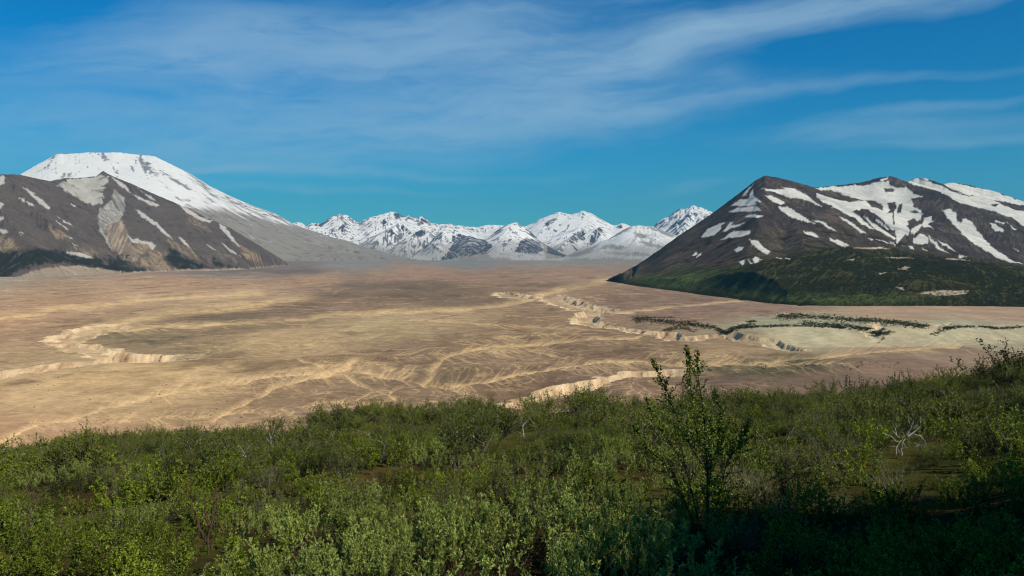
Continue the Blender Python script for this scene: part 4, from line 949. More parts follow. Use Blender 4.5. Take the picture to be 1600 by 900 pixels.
def scatter(name, key, pts, rot, scl, tilt=0.12, zs=None, seed=0):
    """one object: plants of one kind set out by a geometry-nodes instancer on a cloud of root points"""
    col = bpy.data.collections.new(name + "_kinds")
    for i, (me, _) in enumerate(protos[key]):
        o = bpy.data.objects.new(key + "_plant", me); col.objects.link(o)
    n = len(pts); rs = np.random.RandomState(seed)
    me = bpy.data.meshes.new(name); me.vertices.add(n); me.vertices.foreach_set('co', np.asarray(pts, np.float32).ravel())
    def attr(nm, typ, data, fld='value'):
        a = me.attributes.new(nm, typ, 'POINT'); a.data.foreach_set(fld, data)
    R = np.stack([rs.uniform(-tilt, tilt, n), rs.uniform(-tilt, tilt, n), rot], 1).astype(np.float32)
    S = np.stack([scl, scl, scl * (zs if zs is not None else 1)], 1).astype(np.float32)
    attr('rot', 'FLOAT_VECTOR', R.ravel(), 'vector'); attr('scl', 'FLOAT_VECTOR', S.ravel(), 'vector')
    attr('kind_index', 'INT', rs.randint(0, len(protos[key]), n).astype(np.int32))
    for m_ in protos[key][0][0].materials: me.materials.append(m_)
    ob = bpy.data.objects.new(name, me); scene.collection.objects.link(ob)
    ng = bpy.data.node_groups.new(name + "_nodes", 'GeometryNodeTree')
    ng.interface.new_socket('Geometry', in_out='INPUT', socket_type='NodeSocketGeometry')
    ng.interface.new_socket('Geometry', in_out='OUTPUT', socket_type='NodeSocketGeometry')
    N = ng.nodes; L = ng.links
    gi = N.new('NodeGroupInput'); go = N.new('NodeGroupOutput')
    ci = N.new('GeometryNodeCollectionInfo'); ci.inputs['Collection'].default_value = col
    ci.inputs['Separate Children'].default_value = True; ci.inputs['Reset Children'].default_value = True
    ip = N.new('GeometryNodeInstanceOnPoints'); ip.inputs['Pick Instance'].default_value = True
    def na(nm, typ):
        a = N.new('GeometryNodeInputNamedAttribute'); a.data_type = typ; a.inputs['Name'].default_value = nm; return a.outputs['Attribute']
    e2r = N.new('FunctionNodeEulerToRotation'); L.new(na('rot', 'FLOAT_VECTOR'), e2r.inputs[0])
    L.new(gi.outputs[0], ip.inputs['Points']); L.new(ci.outputs[0], ip.inputs['Instance'])
    L.new(na('kind_index', 'INT'), ip.inputs['Instance Index']); L.new(e2r.outputs[0], ip.inputs['Rotation']); L.new(na('scl', 'FLOAT_VECTOR'), ip.inputs['Scale'])
    L.new(ip.outputs[0], go.inputs[0])
    md = ob.modifiers.new("scatter", 'NODES'); md.node_group = ng
    return ob

# root points of the thicket, with the ground position seen in the photograph deciding the kind of plant
WOOD = [(1412, 732, 42), (1430, 716, 34), (430, 733, 18), (505, 716, 26), (385, 726, 12), (585, 703, 35), (640, 655, 10), (820, 696, 16), (1007, 684, 8), (1050, 780, 16), (1222, 705, 24), (1478, 633, 12), (1570, 660, 12), (135, 837, 14), (345, 885, 14), (325, 893, 24), (1250, 760, 14), (1440, 790, 14)]
def thicket():
    rs = np.random.RandomState(99)
    pts = {k: [] for k in protos}
    # candidates: even in log distance, so density falls with distance
    N = 46000
    d = 3.6 * (84 / 3.6) ** rs.rand(N); t = rs.uniform(-0.74, 0.74, N)
    keepd = np.clip((d / 26.0), 0.0, 1.0)            # area weighting: spacing grows from ~0.45 m near to ~1 m far
    x = t * d; y = d
    z = hill_z(x, y); px = 800 + F * x / y; py = HOR + F * (H - z) / y
    n1 = fbm(x / 5.0, y / 7.0, 3, 301); n2 = fbm(x / 1.8, y / 2.2, 3, 302); n3 = fbm(x / 12, y / 9, 3, 303)
    # thin to a minimum spacing with a hash grid
    sp = 0.46 + 0.5 * np.clip((d - 5) / 45.0, 0, 1)
    far_ = sstep(d, 14, 32)
    big = fbm(x / 6.5, y / 11, 3, 306)
    clump = 1.0 + 0.42 * fbm(x / 2.4, y / 3.0, 2, 305) + (0.25 + 1.15 * far_) * big
    cell = {}
    keep = []
    for i in rs.permutation(N):
        s = sp[i] * min(max(clump[i], 0.6), 1.3); k = (int(x[i] / s), int(y[i] / s), 0)
        if k in cell: continue
        cell[k] = 1; keep.append(i)
    keep = np.array(keep)
    for i in keep:
        X_, Y_, p, q, D_ = x[i], y[i], px[i], py[i], d[i]
        a, b, c = n1[i], n2[i], n3[i]; r = rs.rand()
        # open heath clearings
        clear = 0.0
        for cx, cy_, rx, ry in CLEARINGS:
            clear = max(clear, math.exp(-(((p - cx) / rx) ** 2 + ((q - cy_) / ry) ** 2)))
        if clear + 0.25 * b > 0.5:
            if r < 0.6: pts['heath'].append((i, 1.0 + rs.rand() * 0.7))
            elif r < 0.75: pts['grass'].append((i, 0.9))
            continue
        if D_ < 17:
            edge = 345 + 90 * b + 50 * a
            silver = (p > edge) and (p < 1130 + 120 * a) 
            if silver and r < 0.86: pts['silver'].append((i, rs.uniform(0.75, 1.15)))
            elif r < 0.90: pts['bright'].append((i, rs.uniform(0.7, 1.05)))
            else: pts['twig'].append((i, rs.uniform(0.6, 0.95)))
        elif D_ < 30:
            if b + 0.5 * a > 0.34: k = 'dark'
            elif b < -0.42 or (p > 1130 and a < -0.2 and r < 0.3): k = 'twig'
            elif c > 0.1 and p < 1100: k = 'silver' if r < 0.55 else 'mid'
            else: k = 'bright' if r < 0.5 else 'mid'
            s = {'dark': 0.75, 'twig': 0.85, 'silver': 1.0, 'bright': 1.0, 'mid': 0.75}[k]
            pts[k].append((i, s * rs.uniform(0.75, 1.2)))
        else:
            if clump[i] < 0.62: k = 'heath' if r < 0.6 else ('grass' if r < 0.85 else 'mid')
            elif a + 0.4 * b > 0.50 : k = 'grass'
            elif b > 0.32: k = 'dark'
            elif b < -0.42: k = 'twig'
            elif D_ > 30 and clump[i] > 1.1 and r < 0.55: k = 'alder'
            elif a < -0.38 : k = 'heath'
            else: k = 'mid' if r < 0.72 else 'bright'
            s = {'grass': 1.5, 'dark': 1.15, 'twig': 1.05, 'alder': 0.85, 'heath': 2.0, 'mid': 1.15, 'bright': 1.25}[k]
            pts[k].append((i, s * rs.uniform(0.7, 1.2)))
    low = np.ones(N)
    for wx_, wy_, hw_ in WOOD:
        dd = np.geomspace(4, 58, 900); f_ = HOR + F * (H + 0.35 - hill_z((wx_ - 800) / F * dd, dd)) / dd - wy_
        D_ = float(dd[np.argmax(f_ < 0)]) if (f_ < 0).any() else 30
        m_ = (np.abs(px - wx_) < hw_ + 0.25 * F / D_) & (d < D_ + 0.3) & (d > D_ * 0.74 - 0.5)
        low = np.where(m_, 0.48, low)
    # heath and grass fill in everywhere between
    for i in keep[::2]:
        if d[i] > 9: pts['heath'].append((i, 1.5))
    names = dict(silver="silvery_willow_thicket", bright="green_willow_thicket", mid="alder_scrub", dark="dark_scrub", twig="bare_twig_scrub", alder="tall_alder_scrub", heath="heath_ground_cover", grass="grass_tufts")
    labels = dict(silver="dense silvery green willow thicket filling the middle of the foreground", bright="bright green leafy willow thicket in the lower left and between the silvery shrubs",
                  mid="mid green alder scrub spread over the slope behind the near willows", dark="dark green scrub in patches over the slope", twig="grey brown twiggy half bare scrub among the green shrubs",
                  alder="taller green alder scrub along the brow of the slope above the sandy valley", heath="low red brown and olive heath covering the open ground between shrubs", grass="pale yellow green grass tufts in the gaps of the scrub")
    for k, L in pts.items():
        if k == 'alder':   # shrubs added on the unseen bank, to make its cast shadow ragged
            rb = np.random.RandomState(5)
        if not L: continue
        ii = np.array([l[0] for l in L]); ss = np.array([l[1] for l in L]) * np.clip(clump[ii], 0.45, 1.4) * (0.72 - 0.10 * sstep(d[ii], 22, 45)) * low[ii]
        P3 = np.stack([x[ii], y[ii], z[ii] - 0.03], 1)
        if k in ('alder', 'mid'):
            rb = np.random.RandomState(5 if k == 'alder' else 6); nb = 70
            tt = rb.rand(nb) * 22; bx = np.interp(tt, [0, 6, 13, 22], [5.9, 6.6, 9.0, 11.4]) + rb.uniform(-1.2, 1.2, nb); by = np.interp(tt, [0, 6, 13, 22], [-1.8, 1.2, 4.3, 8.2]) + rb.uniform(-1.2, 1.2, nb)
            ok = bx > 0.72 * np.maximum(by, 0) + 2.6
            bx, by = bx[ok], by[ok]
            P3 = np.concatenate([P3, np.stack([bx, by, hill_z(bx, by) - 0.05], 1)]); ss = np.concatenate([ss, rb.uniform(0.5, 0.85, len(bx))])
        o = scatter(names[k], k, P3, rs.uniform(0, 6.283, len(ss)), ss, seed=hash(k) % 1000 if False else len(k) * 7 + ord(k[0]))
        set_tags(o, labels[k], kind='stuff')
        print(k, len(ss))
thicket()

# ---- scrub strips out on the valley floor
def valley_scrub():
    rs = np.random.RandomState(17)
    strips = [([(992, 500), (1010, 499), (1040, 503), (1070, 506), (1092, 508)], 5, 200), ([(1092, 509), (1115, 512), (1130, 519), (1135, 524)], 3, 90), ([(1135, 520), (1150, 512), (1175, 507)], 2.2, 60), ([(1150, 513), (1180, 511), (1230, 509), (1300, 511), (1320, 513)], 1.6, 130),
              ([(1215, 495), (1250, 494), (1300, 497), (1350, 501), (1400, 504), (1448, 511)], 4.5, 420), ([(1250, 505), (1300, 508), (1340, 512), (1362, 517)], 3.5, 160), ([(1362, 520), (1375, 522), (1392, 520)], 3, 50), ([(1455, 524), (1480, 513), (1500, 511), (1540, 511), (1562, 514), (1600, 511)], 1.8, 110), ([(1035, 517), (1060, 512), (1085, 517)], 3, 40),
              ([(1010, 497), (1055, 496)], 0.8, 20), ([(1170, 503), (1180, 502)], 1.5, 14), ([(1080, 575), (1280, 573), (1400, 571)], 5, 14), ([(795, 458), (808, 462)], 1.4, 14)]
    P = []; S = []
    for pts, wd, n in strips:
        A_ = np.array(pts, float)
        for k in range(n * 5):
            u = rs.rand() * (len(pts) - 1); i = int(u); c = A_[i] + (A_[i + 1] - A_[i]) * (u - i)
            qx = c[0] + rs.randn() * 3; qy = c[1] + rs.randn() * wd * 0.52
            ci = int(np.argmin(np.abs(VPX[0] - qx)))
            # find the ground seen at that place
            pyc = HOR + F * (H - VZ[:, ci]) / VY[:, ci]
            vis = np.minimum.accumulate(pyc); ri = int(np.argmin(np.abs(vis - qy)))
            P.append((VX[ri, ci] + rs.randn() * 1.5, VY[ri, ci] + rs.randn() * 3, VZ[ri, ci])); S.append(0.7 + 1.7 * rs.rand() ** 2)
    for k in range(240):      # single bushes dotted on the sand
        qx = rs.uniform(20, 1000); qy = rs.uniform(520, 680)
        ci = int(np.argmin(np.abs(VPX[0] - qx))); ri = int(np.argmin(np.abs(VPY[:, 0] - qy)))
        P.append((VX[ri, ci], VY[ri, ci], VZ[ri, ci])); S.append(rs.uniform(0.4, 1.0))
    P = np.array(P); S = np.array(S)
    o = scatter("valley_scrub", 'dark', P, rs.uniform(0, 6.28, len(S)), S * 1.5, seed=3, zs=0.8)
    set_tags(o, "strips of dark green scrub on the sandy valley floor below the right mountain", kind='stuff')
valley_scrub()

# ---- brush on the lower slopes of the right and left mountains
def slope_scrub():
    rs = np.random.RandomState(23)
    P = []; S = []
    X, Y, Z, PX, PY, SL = SURF_R
    n1 = fbm(X / 260, Y / 260, 5, 101); n2 = fbm(X / 60, Y / 60, 4, 102)
    vl = interp_line(PX, [(900, 426), (1000, 428), (1060, 420), (1120, 414), (1180, 410), (1240, 396), (1290, 384), (1330, 388), (1400, 392), (1500, 404), (1600, 416), (1900, 430)])
    ok = (Z > 1) & (PX > 950) & (PX < 1700) & (PY + 12 * n1 + 7 * n2 > vl) & (n2 + 0.5 * n1 < 0.22) & (Y < 5400)
    idx = np.flatnonzero(ok.ravel()); idx = rs.choice(idx, min(9000, len(idx)), replace=False)
    foot = np.flatnonzero(((Z > 0.3) & (Z < 9) & (PX > 950) & (PX < 1700) & (Y < 5400)).ravel()); foot = rs.choice(foot, min(2600, len(foot)), replace=False)
    idx = np.concatenate([idx, foot])
    P.append(np.stack([X.ravel()[idx], Y.ravel()[idx], Z.ravel()[idx] - 0.3], 1)); S.append(rs.uniform(2.2, 5.5, len(idx)))
    P = np.concatenate(P); S = np.concatenate(S)
    o = scatter("mountain_scrub", 'dark', P, rs.uniform(0, 6.28, len(S)), S, seed=4, zs=0.75)
    set_tags(o, "dark green brush covering the lower slopes of the right mountain", kind='stuff')
slope_scrub()

# ------------------------------------------------------------------ single shrubs, saplings and dead wood
def place(px, py):
    """where the line of sight through a picture point meets the hillside"""
    d = np.geomspace(3.0, 100, 1500); x = (px - 800) / F * d
    pz = HOR + F * (H - hill_z(x, d)) / d
    k = np.argmax(pz <= py) if (pz <= py).any() else int(np.argmin(pz))
    return float(x[k]), float(d[k]), float(hill_z(x[k], d[k]))
def empty(name, loc):
    o = bpy.data.objects.new(name, None); o.location = loc; scene.collection.objects.link(o); return o
def child(name, me, parent):
    o = bpy.data.objects.new(name, me); scene.collection.objects.link(o); o.parent = parent; return o
_split = {}
def split_parts(key, i):
    """foliage and stems of one grown shrub as two meshes, made once and shared by its copies"""
    if (key, i) not in _split:
        P, lm, bm_, simple = protos[key][i][1]
        sv, sq = P.stem_arrays(); lv, lq, lt = P.leaf_arrays(simple)
        _split[(key, i)] = (quad_mesh(key + "_stems", [(sv, sq, bm_, None)]), quad_mesh(key + "_foliage", [(lv, lq, lm, lt)]))
    return _split[(key, i)]
def single_shrub(name, key, i, px, py, hpx, label, cat, group=None, wide=1.0):
    x, y, z = place(px, py); st_, fo = split_parts(key, i)
    root = empty(name, (x, y, z - 0.03))
    hh = max(v.co.z for v in fo.vertices)
    s = hpx * y / F / hh
    root.scale = (s * wide, s * wide, s); root.rotation_euler = (0, 0, (px * 0.37) % 6.28)
    child('stems', st_, root); child('foliage', fo, root)
    set_tags(root, label, cat, group)
    return root
BROW_G = "bushes along the brow of the slope"
for a_ in [
    ('alder_bush', 'alder', 0, 128, 707, 26, "flat topped dark bush on the brow, second clump from the left edge", 'bush', BROW_G, 1.0),
    ('alder_bush', 'alder', 1, 86, 712, 30, "bushy clump with a ragged top at the far left of the brow", 'bush', BROW_G, 1.0),
    ('alder_bush', 'alder', 2, 262, 694, 30, "open crowned bush against the sand, right of the flat topped clumps", 'bush', BROW_G, 0.9),
    ('alder_bush', 'alder', 3, 300, 690, 24, "small bush on the brow below the fan of pale rills", 'bush', BROW_G, 1.0),
    ('alder_bush', 'alder', 4, 424, 672, 34, "bush on the brow behind the cluster of white dead stems", 'bush', BROW_G, 0.8),
    ('alder_bush', 'alder', 0, 583, 655, 40, "thin crowned tall bush on the brow beside a pale wash", 'bush', BROW_G, 0.8),
    ('alder_bush', 'alder', 2, 612, 655, 38, "taller leafy bush just right of the thin crowned one", 'bush', BROW_G, 0.85),
    ('alder_bush', 'alder', 3, 690, 655, 36, "broad green bush on the middle of the brow", 'bush', BROW_G, 1.2),
    ('alder_bush', 'alder', 1, 850, 650, 46, "largest dark bush of the brow, left of the tan bluff", 'bush', BROW_G, 1.2),
    ('alder_bush', 'alder', 4, 940, 634, 36, "rounded bush on the brow right under the tan bluff", 'bush', BROW_G, 1.0),
    ('alder_bush', 'alder', 0, 1010, 634, 34, "low bush at the left foot of the tall birch sapling", 'bush', BROW_G, 1.0),
    ('dark_bush', 'dark', 0, 1121, 640, 40, "near black pointed bush just right of the birch sapling top", 'bush', None, 0.7),
    ('alder_bush', 'alder', 2, 1290, 625, 44, "bright crowned bush at the left of the dark right hand row", 'bush', BROW_G, 1.1),
    ('dark_bush', 'dark', 1, 1340, 625, 46, "dark upright bush standing above the right hand row", 'bush', None, 0.8),
    ('dark_bush', 'dark', 2, 1400, 620, 44, "second dark upright bush of the right hand row, nearer the corner", 'bush', None, 0.8),
    ('alder_bush', 'alder', 3, 1487, 608, 46, "pointed leafy bush with the tallest tip of the right hand row", 'bush', BROW_G, 0.9),
    ('alder_bush', 'alder', 1, 1556, 600, 52, "full yellow green bush near the right edge of the frame", 'bush', BROW_G, 1.1),
    ('dark_bush', 'dark', 0, 1595, 590, 60, "big dark rounded bush at the right edge, against the sand", 'bush', None, 1.3),
    ('willow_bush', 'bright', 0, 232, 785, 85, "bright green willow with large leaf sprays above the left clearing", 'bush', None, 1.1),
    ('willow_bush', 'bright', 1, 330, 772, 75, "bright green willow right of the left clearing, beside the bleached twigs", 'bush', None, 1.0),
    ('willow_bush', 'bright', 2, 40, 860, 80, "bright green willow in the lower left corner", 'bush', None, 1.1),
    ('willow_bush', 'bright', 3, 180, 905, 90, "leafy willow at the bottom edge left of the forked brown stem", 'bush', None, 1.1),
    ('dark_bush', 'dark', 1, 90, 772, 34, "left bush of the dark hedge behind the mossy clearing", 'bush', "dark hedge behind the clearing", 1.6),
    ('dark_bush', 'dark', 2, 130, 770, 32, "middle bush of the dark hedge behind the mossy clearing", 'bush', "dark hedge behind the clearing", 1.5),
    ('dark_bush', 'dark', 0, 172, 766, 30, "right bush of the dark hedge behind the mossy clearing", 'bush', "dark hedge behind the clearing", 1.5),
    ('alder_bush', 'alder', 4, 715, 735, 95, "spreading bush with a pale forked trunk in the middle of the slope", 'bush', None, 1.0),
    ('dark_bush', 'dark', 1, 905, 735, 60, "dark shaded willow clump between the white snag and the birch", 'bush', None, 1.3),
    ('alder_bush', 'mid', 0, 1072, 782, 78, "leafy bush hiding the left foot of the birch sapling's trunk", 'bush', None, 1.1),
    ('alder_bush', 'mid', 1, 1132, 786, 76, "leafy bush hiding the right foot of the birch sapling's trunk", 'bush', None, 1.1),
    ('willow_bush', 'bright', 1, 1100, 806, 70, "bright willow directly in front of the birch sapling at the shadow's edge", 'bush', None, 1.1),
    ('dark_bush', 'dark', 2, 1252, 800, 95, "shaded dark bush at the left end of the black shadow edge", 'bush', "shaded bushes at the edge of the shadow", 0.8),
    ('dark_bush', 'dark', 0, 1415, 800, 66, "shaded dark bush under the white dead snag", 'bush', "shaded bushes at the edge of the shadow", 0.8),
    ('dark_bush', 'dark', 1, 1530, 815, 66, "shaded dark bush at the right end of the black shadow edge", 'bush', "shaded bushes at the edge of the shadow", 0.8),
]:
    single_shrub(*a_)

# ---- tall birch sapling
def birch():
    d = 13.0; rs = random.Random(77)
    def W(px, py, dd=0.0): return np.array([(px - 800) / F * (d + dd), d + dd, H + (HOR - py) / F * (d + dd)])
    bx = W(1103, 760); base = np.array([bx[0], d, float(hill_z(bx[0], d)) - 0.03])
    T = Plant(); Br = Plant(); Fo = Plant()
    main = [base, W(1106, 740), W(1103, 700), W(1101, 663), W(1097, 627), W(1091, 590), W(1090, 566, .05), W(1090, 548, .05)]
    main = [p - base for p in main]
    T.tube(main, 0.018, 0.002, 6)
    W2 = lambda px, py, dd=0.0: W(px, py, dd) - base
    leaders = [[main[1], W2(1092, 690, -.1), W2(1083, 640, -.15), W2(1078, 590, -.1), W2(1077, 562, -.1), W2(1073, 541, -.1)],
               [main[1], W2(1080, 700, .1), W2(1058, 650, .2), W2(1042, 612, .2), W2(1028, 585, .2), W2(1018, 561, .2)],
               [main[1], W2(1120, 700, .15), W2(1128, 665, .2), W2(1124, 630, .2), W2(1116, 606, .2)],
               [main[0], W2(1135, 725, -.2), W2(1158, 690, -.3), W2(1172, 655, -.3)],
               [main[0], W2(1070, 725, -.25), W2(1040, 685, -.3), W2(1020, 650, -.3), W2(1010, 622, -.3)],
               [main[0], W2(1050, 735, .1), W2(1010, 700, .1), W2(990, 665, .1)],
               [main[0], W2(1110, 735, -.4), W2(1112, 690, -.5), W2(1110, 650, -.45)]]
    for l in leaders: Br.tube(l, 0.008, 0.0015, 4)
    for axis in [main] + leaders:
        n = len(axis) - 1
        zb, zt = axis[0][2], axis[-1][2]
        for k in range(80 if axis is main else 66):
            t = rs.uniform(0.12, 0.995) * n; i0 = min(int(t), n - 1); q = axis[i0] + (axis[i0 + 1] - axis[i0]) * (t - i0)
            top = t / n
            tg = unit(axis[i0 + 1] - axis[i0])
            sd_ = unit(tg * 0.9 + vrand(rs, 0.6)); L = (0.07 + 0.55 * (1 - top) ** 1.1) * rs.uniform(0.5, 1.0)
            sp, _ = grow(rs, q, sd_, L, 4, 0.14, 0.12); Br.tube(sp, 0.004, 0.0012, 3)
            nlf = max(3, int(L * 64))
            for j in range(nlf):
                u = (j + rs.random()) / nlf * 3.99; j0 = int(u); lp = sp[j0] + (sp[j0 + 1] - sp[j0]) * (u - j0)
                Fo.leaf(lp + vrand(rs, 0.008), unit(tg * 0.2 + vrand(rs, 0.8)), unit(vrand(rs) + UP * .6), rs.uniform(0.024, 0.042), rs.uniform(0.020, 0.034), rs.random())
        for j in range(9):     # leaves set along the bare leader tip
            t = n - rs.random() * 0.8; i0 = min(int(t), n - 1); q = axis[i0] + (axis[i0 + 1] - axis[i0]) * (t - i0)
            Fo.leaf(q, unit(vrand(rs) + UP * 0.4), unit(vrand(rs)), 0.036, 0.03, rs.random())
    root = empty('birch_sapling', tuple(base))
    sv, sq = T.stem_arrays(); child('trunk', quad_mesh('birch_trunk', [(sv, sq, MB_DARK, None)]), root)
    sv, sq = Br.stem_arrays(); child('branches', quad_mesh('birch_branches', [(sv, sq, MB_DARK, None)]), root)
    lv, lq, lt = Fo.leaf_arrays(); child('foliage', quad_mesh('birch_foliage', [(lv, lq, ML_BIRCH, lt)]), root)
    set_tags(root, "tall birch sapling with sparse small leaves rising above the brow into the sand", 'tree')
birch()

# ---- dead wood traced as real forked stems
def dead_wood(name, strokes, basepx, depth, label, r=0.012, mat=None, cat='dead bush', jit=0.06, group=None):
    rs = random.Random(int(basepx[0])); low = max(p[1] for s_ in strokes for p in s_)
    dd = np.geomspace(4, 58, 900); xx = (basepx[0] - 800) / F * dd; f_ = HOR + F * (H + 0.35 - hill_z(xx, dd)) / dd - low
    d = float(dd[np.argmax(f_ < 0)]) if (f_ < 0).any() else depth
    r = (1.0 if 'snag' in name else 1.4) * r * d / depth
    x0 = (basepx[0] - 800) / F * d; base = np.array([x0, d, float(hill_z(x0, d))])
    P = Plant()
    for pts in strokes:
        dy = rs.uniform(-0.08, 0.08); q = []
        for k, (px, py) in enumerate(pts):
            dy += rs.uniform(-jit, jit) if k else 0
            q.append(np.array([(px - 800) / F * d, d + dy, H + (HOR - py) / F * d]) - base)
        # finer path with a little crookedness
        path = [q[0]]
        for a, b in zip(q[:-1], q[1:]):
            L = np.linalg.norm(b - a)
            for t in (0.33, 0.66): path.append(a + (b - a) * t + vrand(rs, L * 0.05))
            path.append(b)
        L = sum(np.linalg.norm(b - a) for a, b in zip(path[:-1], path[1:]))
        rr = r * min(1.0, 0.25 + L * 0.9)
        P.tube(path, rr, rr * 0.25, 5)
        for k in range(3 + int(L * 5)):
            i0 = rs.randint(1, len(path) - 2); sp, _ = grow(rs, path[i0], unit(path[i0 + 1] - path[i0] + vrand(rs, 0.7)), L * rs.uniform(0.12, 0.3), 3, 0.2, 0.05)
            P.tube(sp, rr * 0.3, rr * 0.1, 3)
    # root stem down to the ground
    q0 = min((s[0] for s in strokes), key=lambda p: -p[1]); a = np.array([(q0[0] - 800) / F * d, d, H + (HOR - q0[1]) / F * d]) - base
    P.tube([np.array([a[0], 0, -0.02]), a * np.array([1, 0, 0.5]), a], r * 1.1, r, 5)
    sv, sq = P.stem_arrays()
    o = bpy.data.objects.new(name, quad_mesh(name, [(sv, sq, mat or MB_DEAD, None)])); o.location = tuple(base)
    scene.collection.objects.link(o); set_tags(o, label, cat, group)
def cr(ox, oy, s, *strokes): return [[(ox + x / s, oy + y / s) for x, y in st_] for st_ in strokes]
dead_wood('dead_snag', cr(1340, 640, 9, [(650, 830), (655, 700), (600, 610), (575, 560)], [(655, 700), (625, 600), (625, 500), (640, 450), (700, 380), (745, 290), (770, 200), (775, 130)], [(700, 370), (800, 300), (870, 220), (885, 100)], [(780, 260), (810, 215), (830, 170)],
    [(545, 740), (545, 620), (555, 520), (600, 460), (690, 390)], [(555, 450), (440, 360), (360, 330)], [(590, 400), (520, 320), (500, 290)], [(560, 360), (540, 260), (595, 210)], [(745, 200), (735, 150), (725, 60)], [(700, 385), (760, 350), (830, 310)], [(800, 350), (880, 370), (930, 420), (960, 500)]),
    (1412, 735), 17.5, "white forked dead snag standing in green scrub right of the birch", 0.017, cat='dead tree')
dead_wood('dead_branch', cr(1340, 640, 9, [(700, 670), (790, 590), (860, 510), (960, 515), (1000, 600), (1020, 680)], [(850, 520), (930, 610)], [(1040, 680), (1070, 590), (1130, 560), (1180, 580), (1200, 650)], [(790, 590), (870, 610)]), (1430, 720), 17.6, "arched pale dead branches right of the white forked snag", 0.010)
dead_wood('dead_shrub', cr(350, 600, 3, [(250, 400), (240, 330), (225, 270), (215, 225)], [(240, 330), (250, 270), (235, 240)], [(262, 395), (265, 350), (275, 335)], [(225, 290), (200, 250)], [(245, 380), (215, 320), (195, 300)]), (430, 735), 21, "upright white dead stems left of the leaning dead fork", 0.016)
dead_wood('dead_shrub', cr(350, 600, 3, [(445, 350), (470, 310), (490, 260), (520, 222)], [(470, 310), (510, 280), (548, 258)], [(450, 340), (420, 290), (400, 260), (402, 210)], [(460, 320), (480, 270)]), (500, 720), 22, "leaning white dead fork right of the upright dead stems", 0.016)
dead_wood('dead_shrub', cr(350, 600, 3, [(105, 378), (92, 330), (72, 292)], [(92, 335), (110, 305), (122, 292)], [(98, 350), (80, 320)]), (385, 727), 22, "small Y shaped bleached twig left of the upright dead stems", 0.013)
dead_wood('dead_shrub', cr(350, 600, 3, [(690, 310), (685, 270), (680, 245), (650, 225), (620, 218)], [(685, 265), (720, 262), (750, 250), (780, 260)], [(640, 260), (620, 240)], [(740, 300), (730, 270)]), (580, 705), 32, "tangle of arched grey dead twigs behind the leaning dead fork", 0.02)
dead_wood('dead_shrub', cr(350, 600, 3, [(868, 165), (864, 130), (860, 100)], [(868, 150), (885, 118)], [(880, 165), (884, 140)]), (640, 657), 50, "thin white dead stems among dark bushes on the brow", 0.02)
dead_wood('dead_snag', cr(700, 600, 3, [(362, 285), (355, 235), (350, 200), (370, 175), (387, 155)], [(350, 200), (340, 160)], [(355, 235), (330, 225)], [(372, 290), (370, 255)]), (820, 695), 27, "small white dead snag with a Y top in the middle of the slope", 0.022, cat='dead tree')
dead_wood('dead_shrub', cr(700, 600, 3, [(920, 252), (925, 215), (924, 182)], [(924, 215), (938, 200)]), (1007, 690), 30, "single white dead stem left of the birch sapling", 0.02)
dead_wood('dead_branch', cr(700, 600, 3, [(1072, 540), (1062, 490), (1045, 445), (1020, 400)], [(1055, 470), (1075, 460)]), (1056, 790), 11.2, "long curved grey dead branch below the birch sapling", 0.008)
dead_wood('dead_shrub', cr(1200, 540, 2.5, [(60, 408), (70, 375), (85, 350), (105, 318)], [(75, 370), (60, 355)], [(112, 395), (125, 368), (150, 360)]), (1225, 705), 21, "slanting bleached stems between the birch and the big snag", 0.013)
dead_wood('dead_shrub', cr(1200, 540, 2.5, [(698, 232), (697, 205), (690, 185), (670, 175)], [(697, 200), (712, 195)]), (1478, 634), 42, "small hooked white twig under the pointed bush on the right", 0.018)
dead_wood('dead_shrub', cr(1200, 540, 2.5, [(955, 350), (945, 310), (938, 278)], [(990, 330), (975, 290), (960, 270)]), (1578, 682), 24, "thin grey dead stems close to the right edge", 0.011)
dead_wood('dead_branch', cr(0, 600, 3, [(385, 712), (402, 695), (417, 660)], [(402, 695), (392, 680)]), (130, 838), 9.4, "short white dead branch lying at the front of the left clearing", 0.009)
dead_wood('dead_branch', cr(0, 600, 3, [(1010, 855), (1040, 800), (1062, 745)], [(1040, 800), (1030, 780)]), (338, 888), 7.0, "thin white dead branch right of the forked brown stem", 0.006)
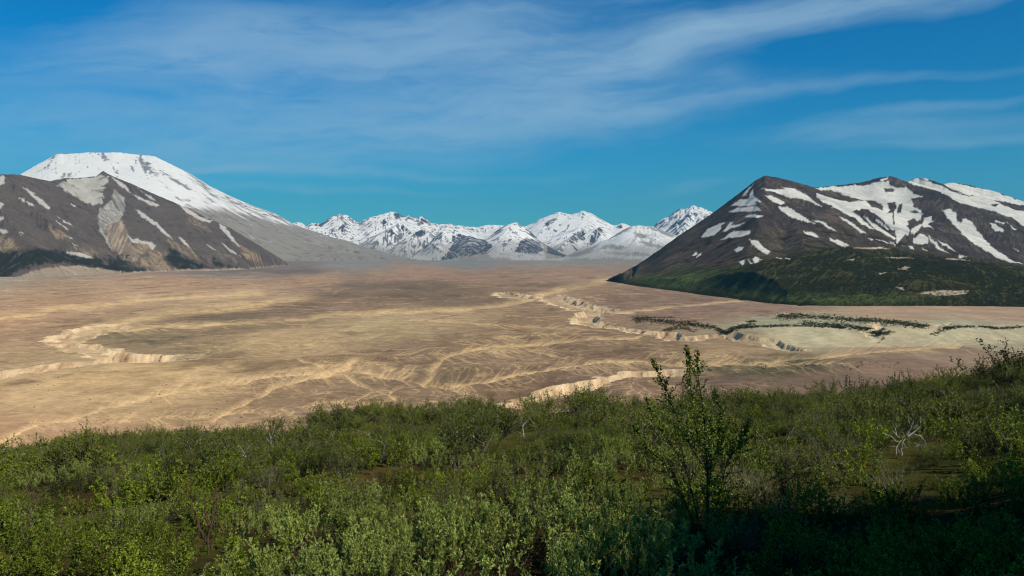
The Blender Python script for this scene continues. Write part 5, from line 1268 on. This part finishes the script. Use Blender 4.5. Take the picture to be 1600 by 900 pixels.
dead_wood('forked_stem', cr(0, 600, 3, [(992, 885), (975, 780), (985, 680), (1005, 560), (1010, 470)], [(978, 760), (950, 690), (925, 620), (895, 570)], [(984, 690), (962, 600), (955, 530)], [(985, 840), (1060, 835), (1150, 840)]), (331, 897), 6.9, "forked red brown willow stem standing bare at the lower left", 0.012, MB_BROWN, 'stem')
for i_, (px_, py_, dd_, lab_) in enumerate([(1250, 760, 14.5, "twiggy bleached stems at the upper edge of the black shadow"), (1440, 790, 13.5, "pale stems poking out of the shadow below the big snag"), (1180, 715, 19, "grey dead twigs just right of the birch crown"), (1560, 740, 15, "pale dead stems near the right edge above the shadow"),
                                          (15, 765, 17, "grey dead twig at the left edge behind the clearing"), (180, 735, 25, "pale dead stem over the hedge left of centre"), (260, 718, 28, "small bleached stem on the green slope at the left")]):
    rs_ = random.Random(900 + i_); k_ = 26 if dd_ > 12 else 20
    st_ = [[(px_ + rs_.uniform(-6, 6), py_), (px_ + rs_.uniform(-10, 10), py_ - k_ * 0.5), (px_ + rs_.uniform(-16, 16), py_ - k_ * rs_.uniform(0.8, 1.3))] for _ in range(4)]
    dead_wood('dead_shrub', st_, (px_, py_ + 5), dd_, lab_, 0.010)
# ------------------------------------------------------------------ haze
def haze(density):
    me = bpy.data.meshes.new("haze")
    x0, x1, y0, y1, z0, z1 = -32000, 32000, -2500, 34500, -60, 2300
    vs = [(x, y, z) for z in (z0, z1) for y in (y0, y1) for x in (x0, x1)]
    fs = [(0, 2, 3, 1), (4, 5, 7, 6), (0, 1, 5, 4), (2, 6, 7, 3), (0, 4, 6, 2), (1, 3, 7, 5)]
    me.from_pydata(vs, [], fs); me.update()
    m = bpy.data.materials.new("haze_air"); m.use_nodes = True; m.node_tree.nodes.clear()
    n = NT(m.node_tree)
    v = n.new('ShaderNodeVolumePrincipled'); v.inputs['Density'].default_value = density
    v.inputs['Color'].default_value = (0.20, 0.64, 1.0, 1); v.inputs['Anisotropy'].default_value = 0.2
    o = n.new('ShaderNodeOutputMaterial'); n.l.new(v.outputs[0], o.inputs['Volume'])
    m.cycles.homogeneous_volume = True if hasattr(m.cycles, 'homogeneous_volume') else False
    me.materials.append(m)
    ob = bpy.data.objects.new("haze", me); scene.collection.objects.link(ob)
    set_tags(ob, kind='stuff')
haze(2.0e-5)
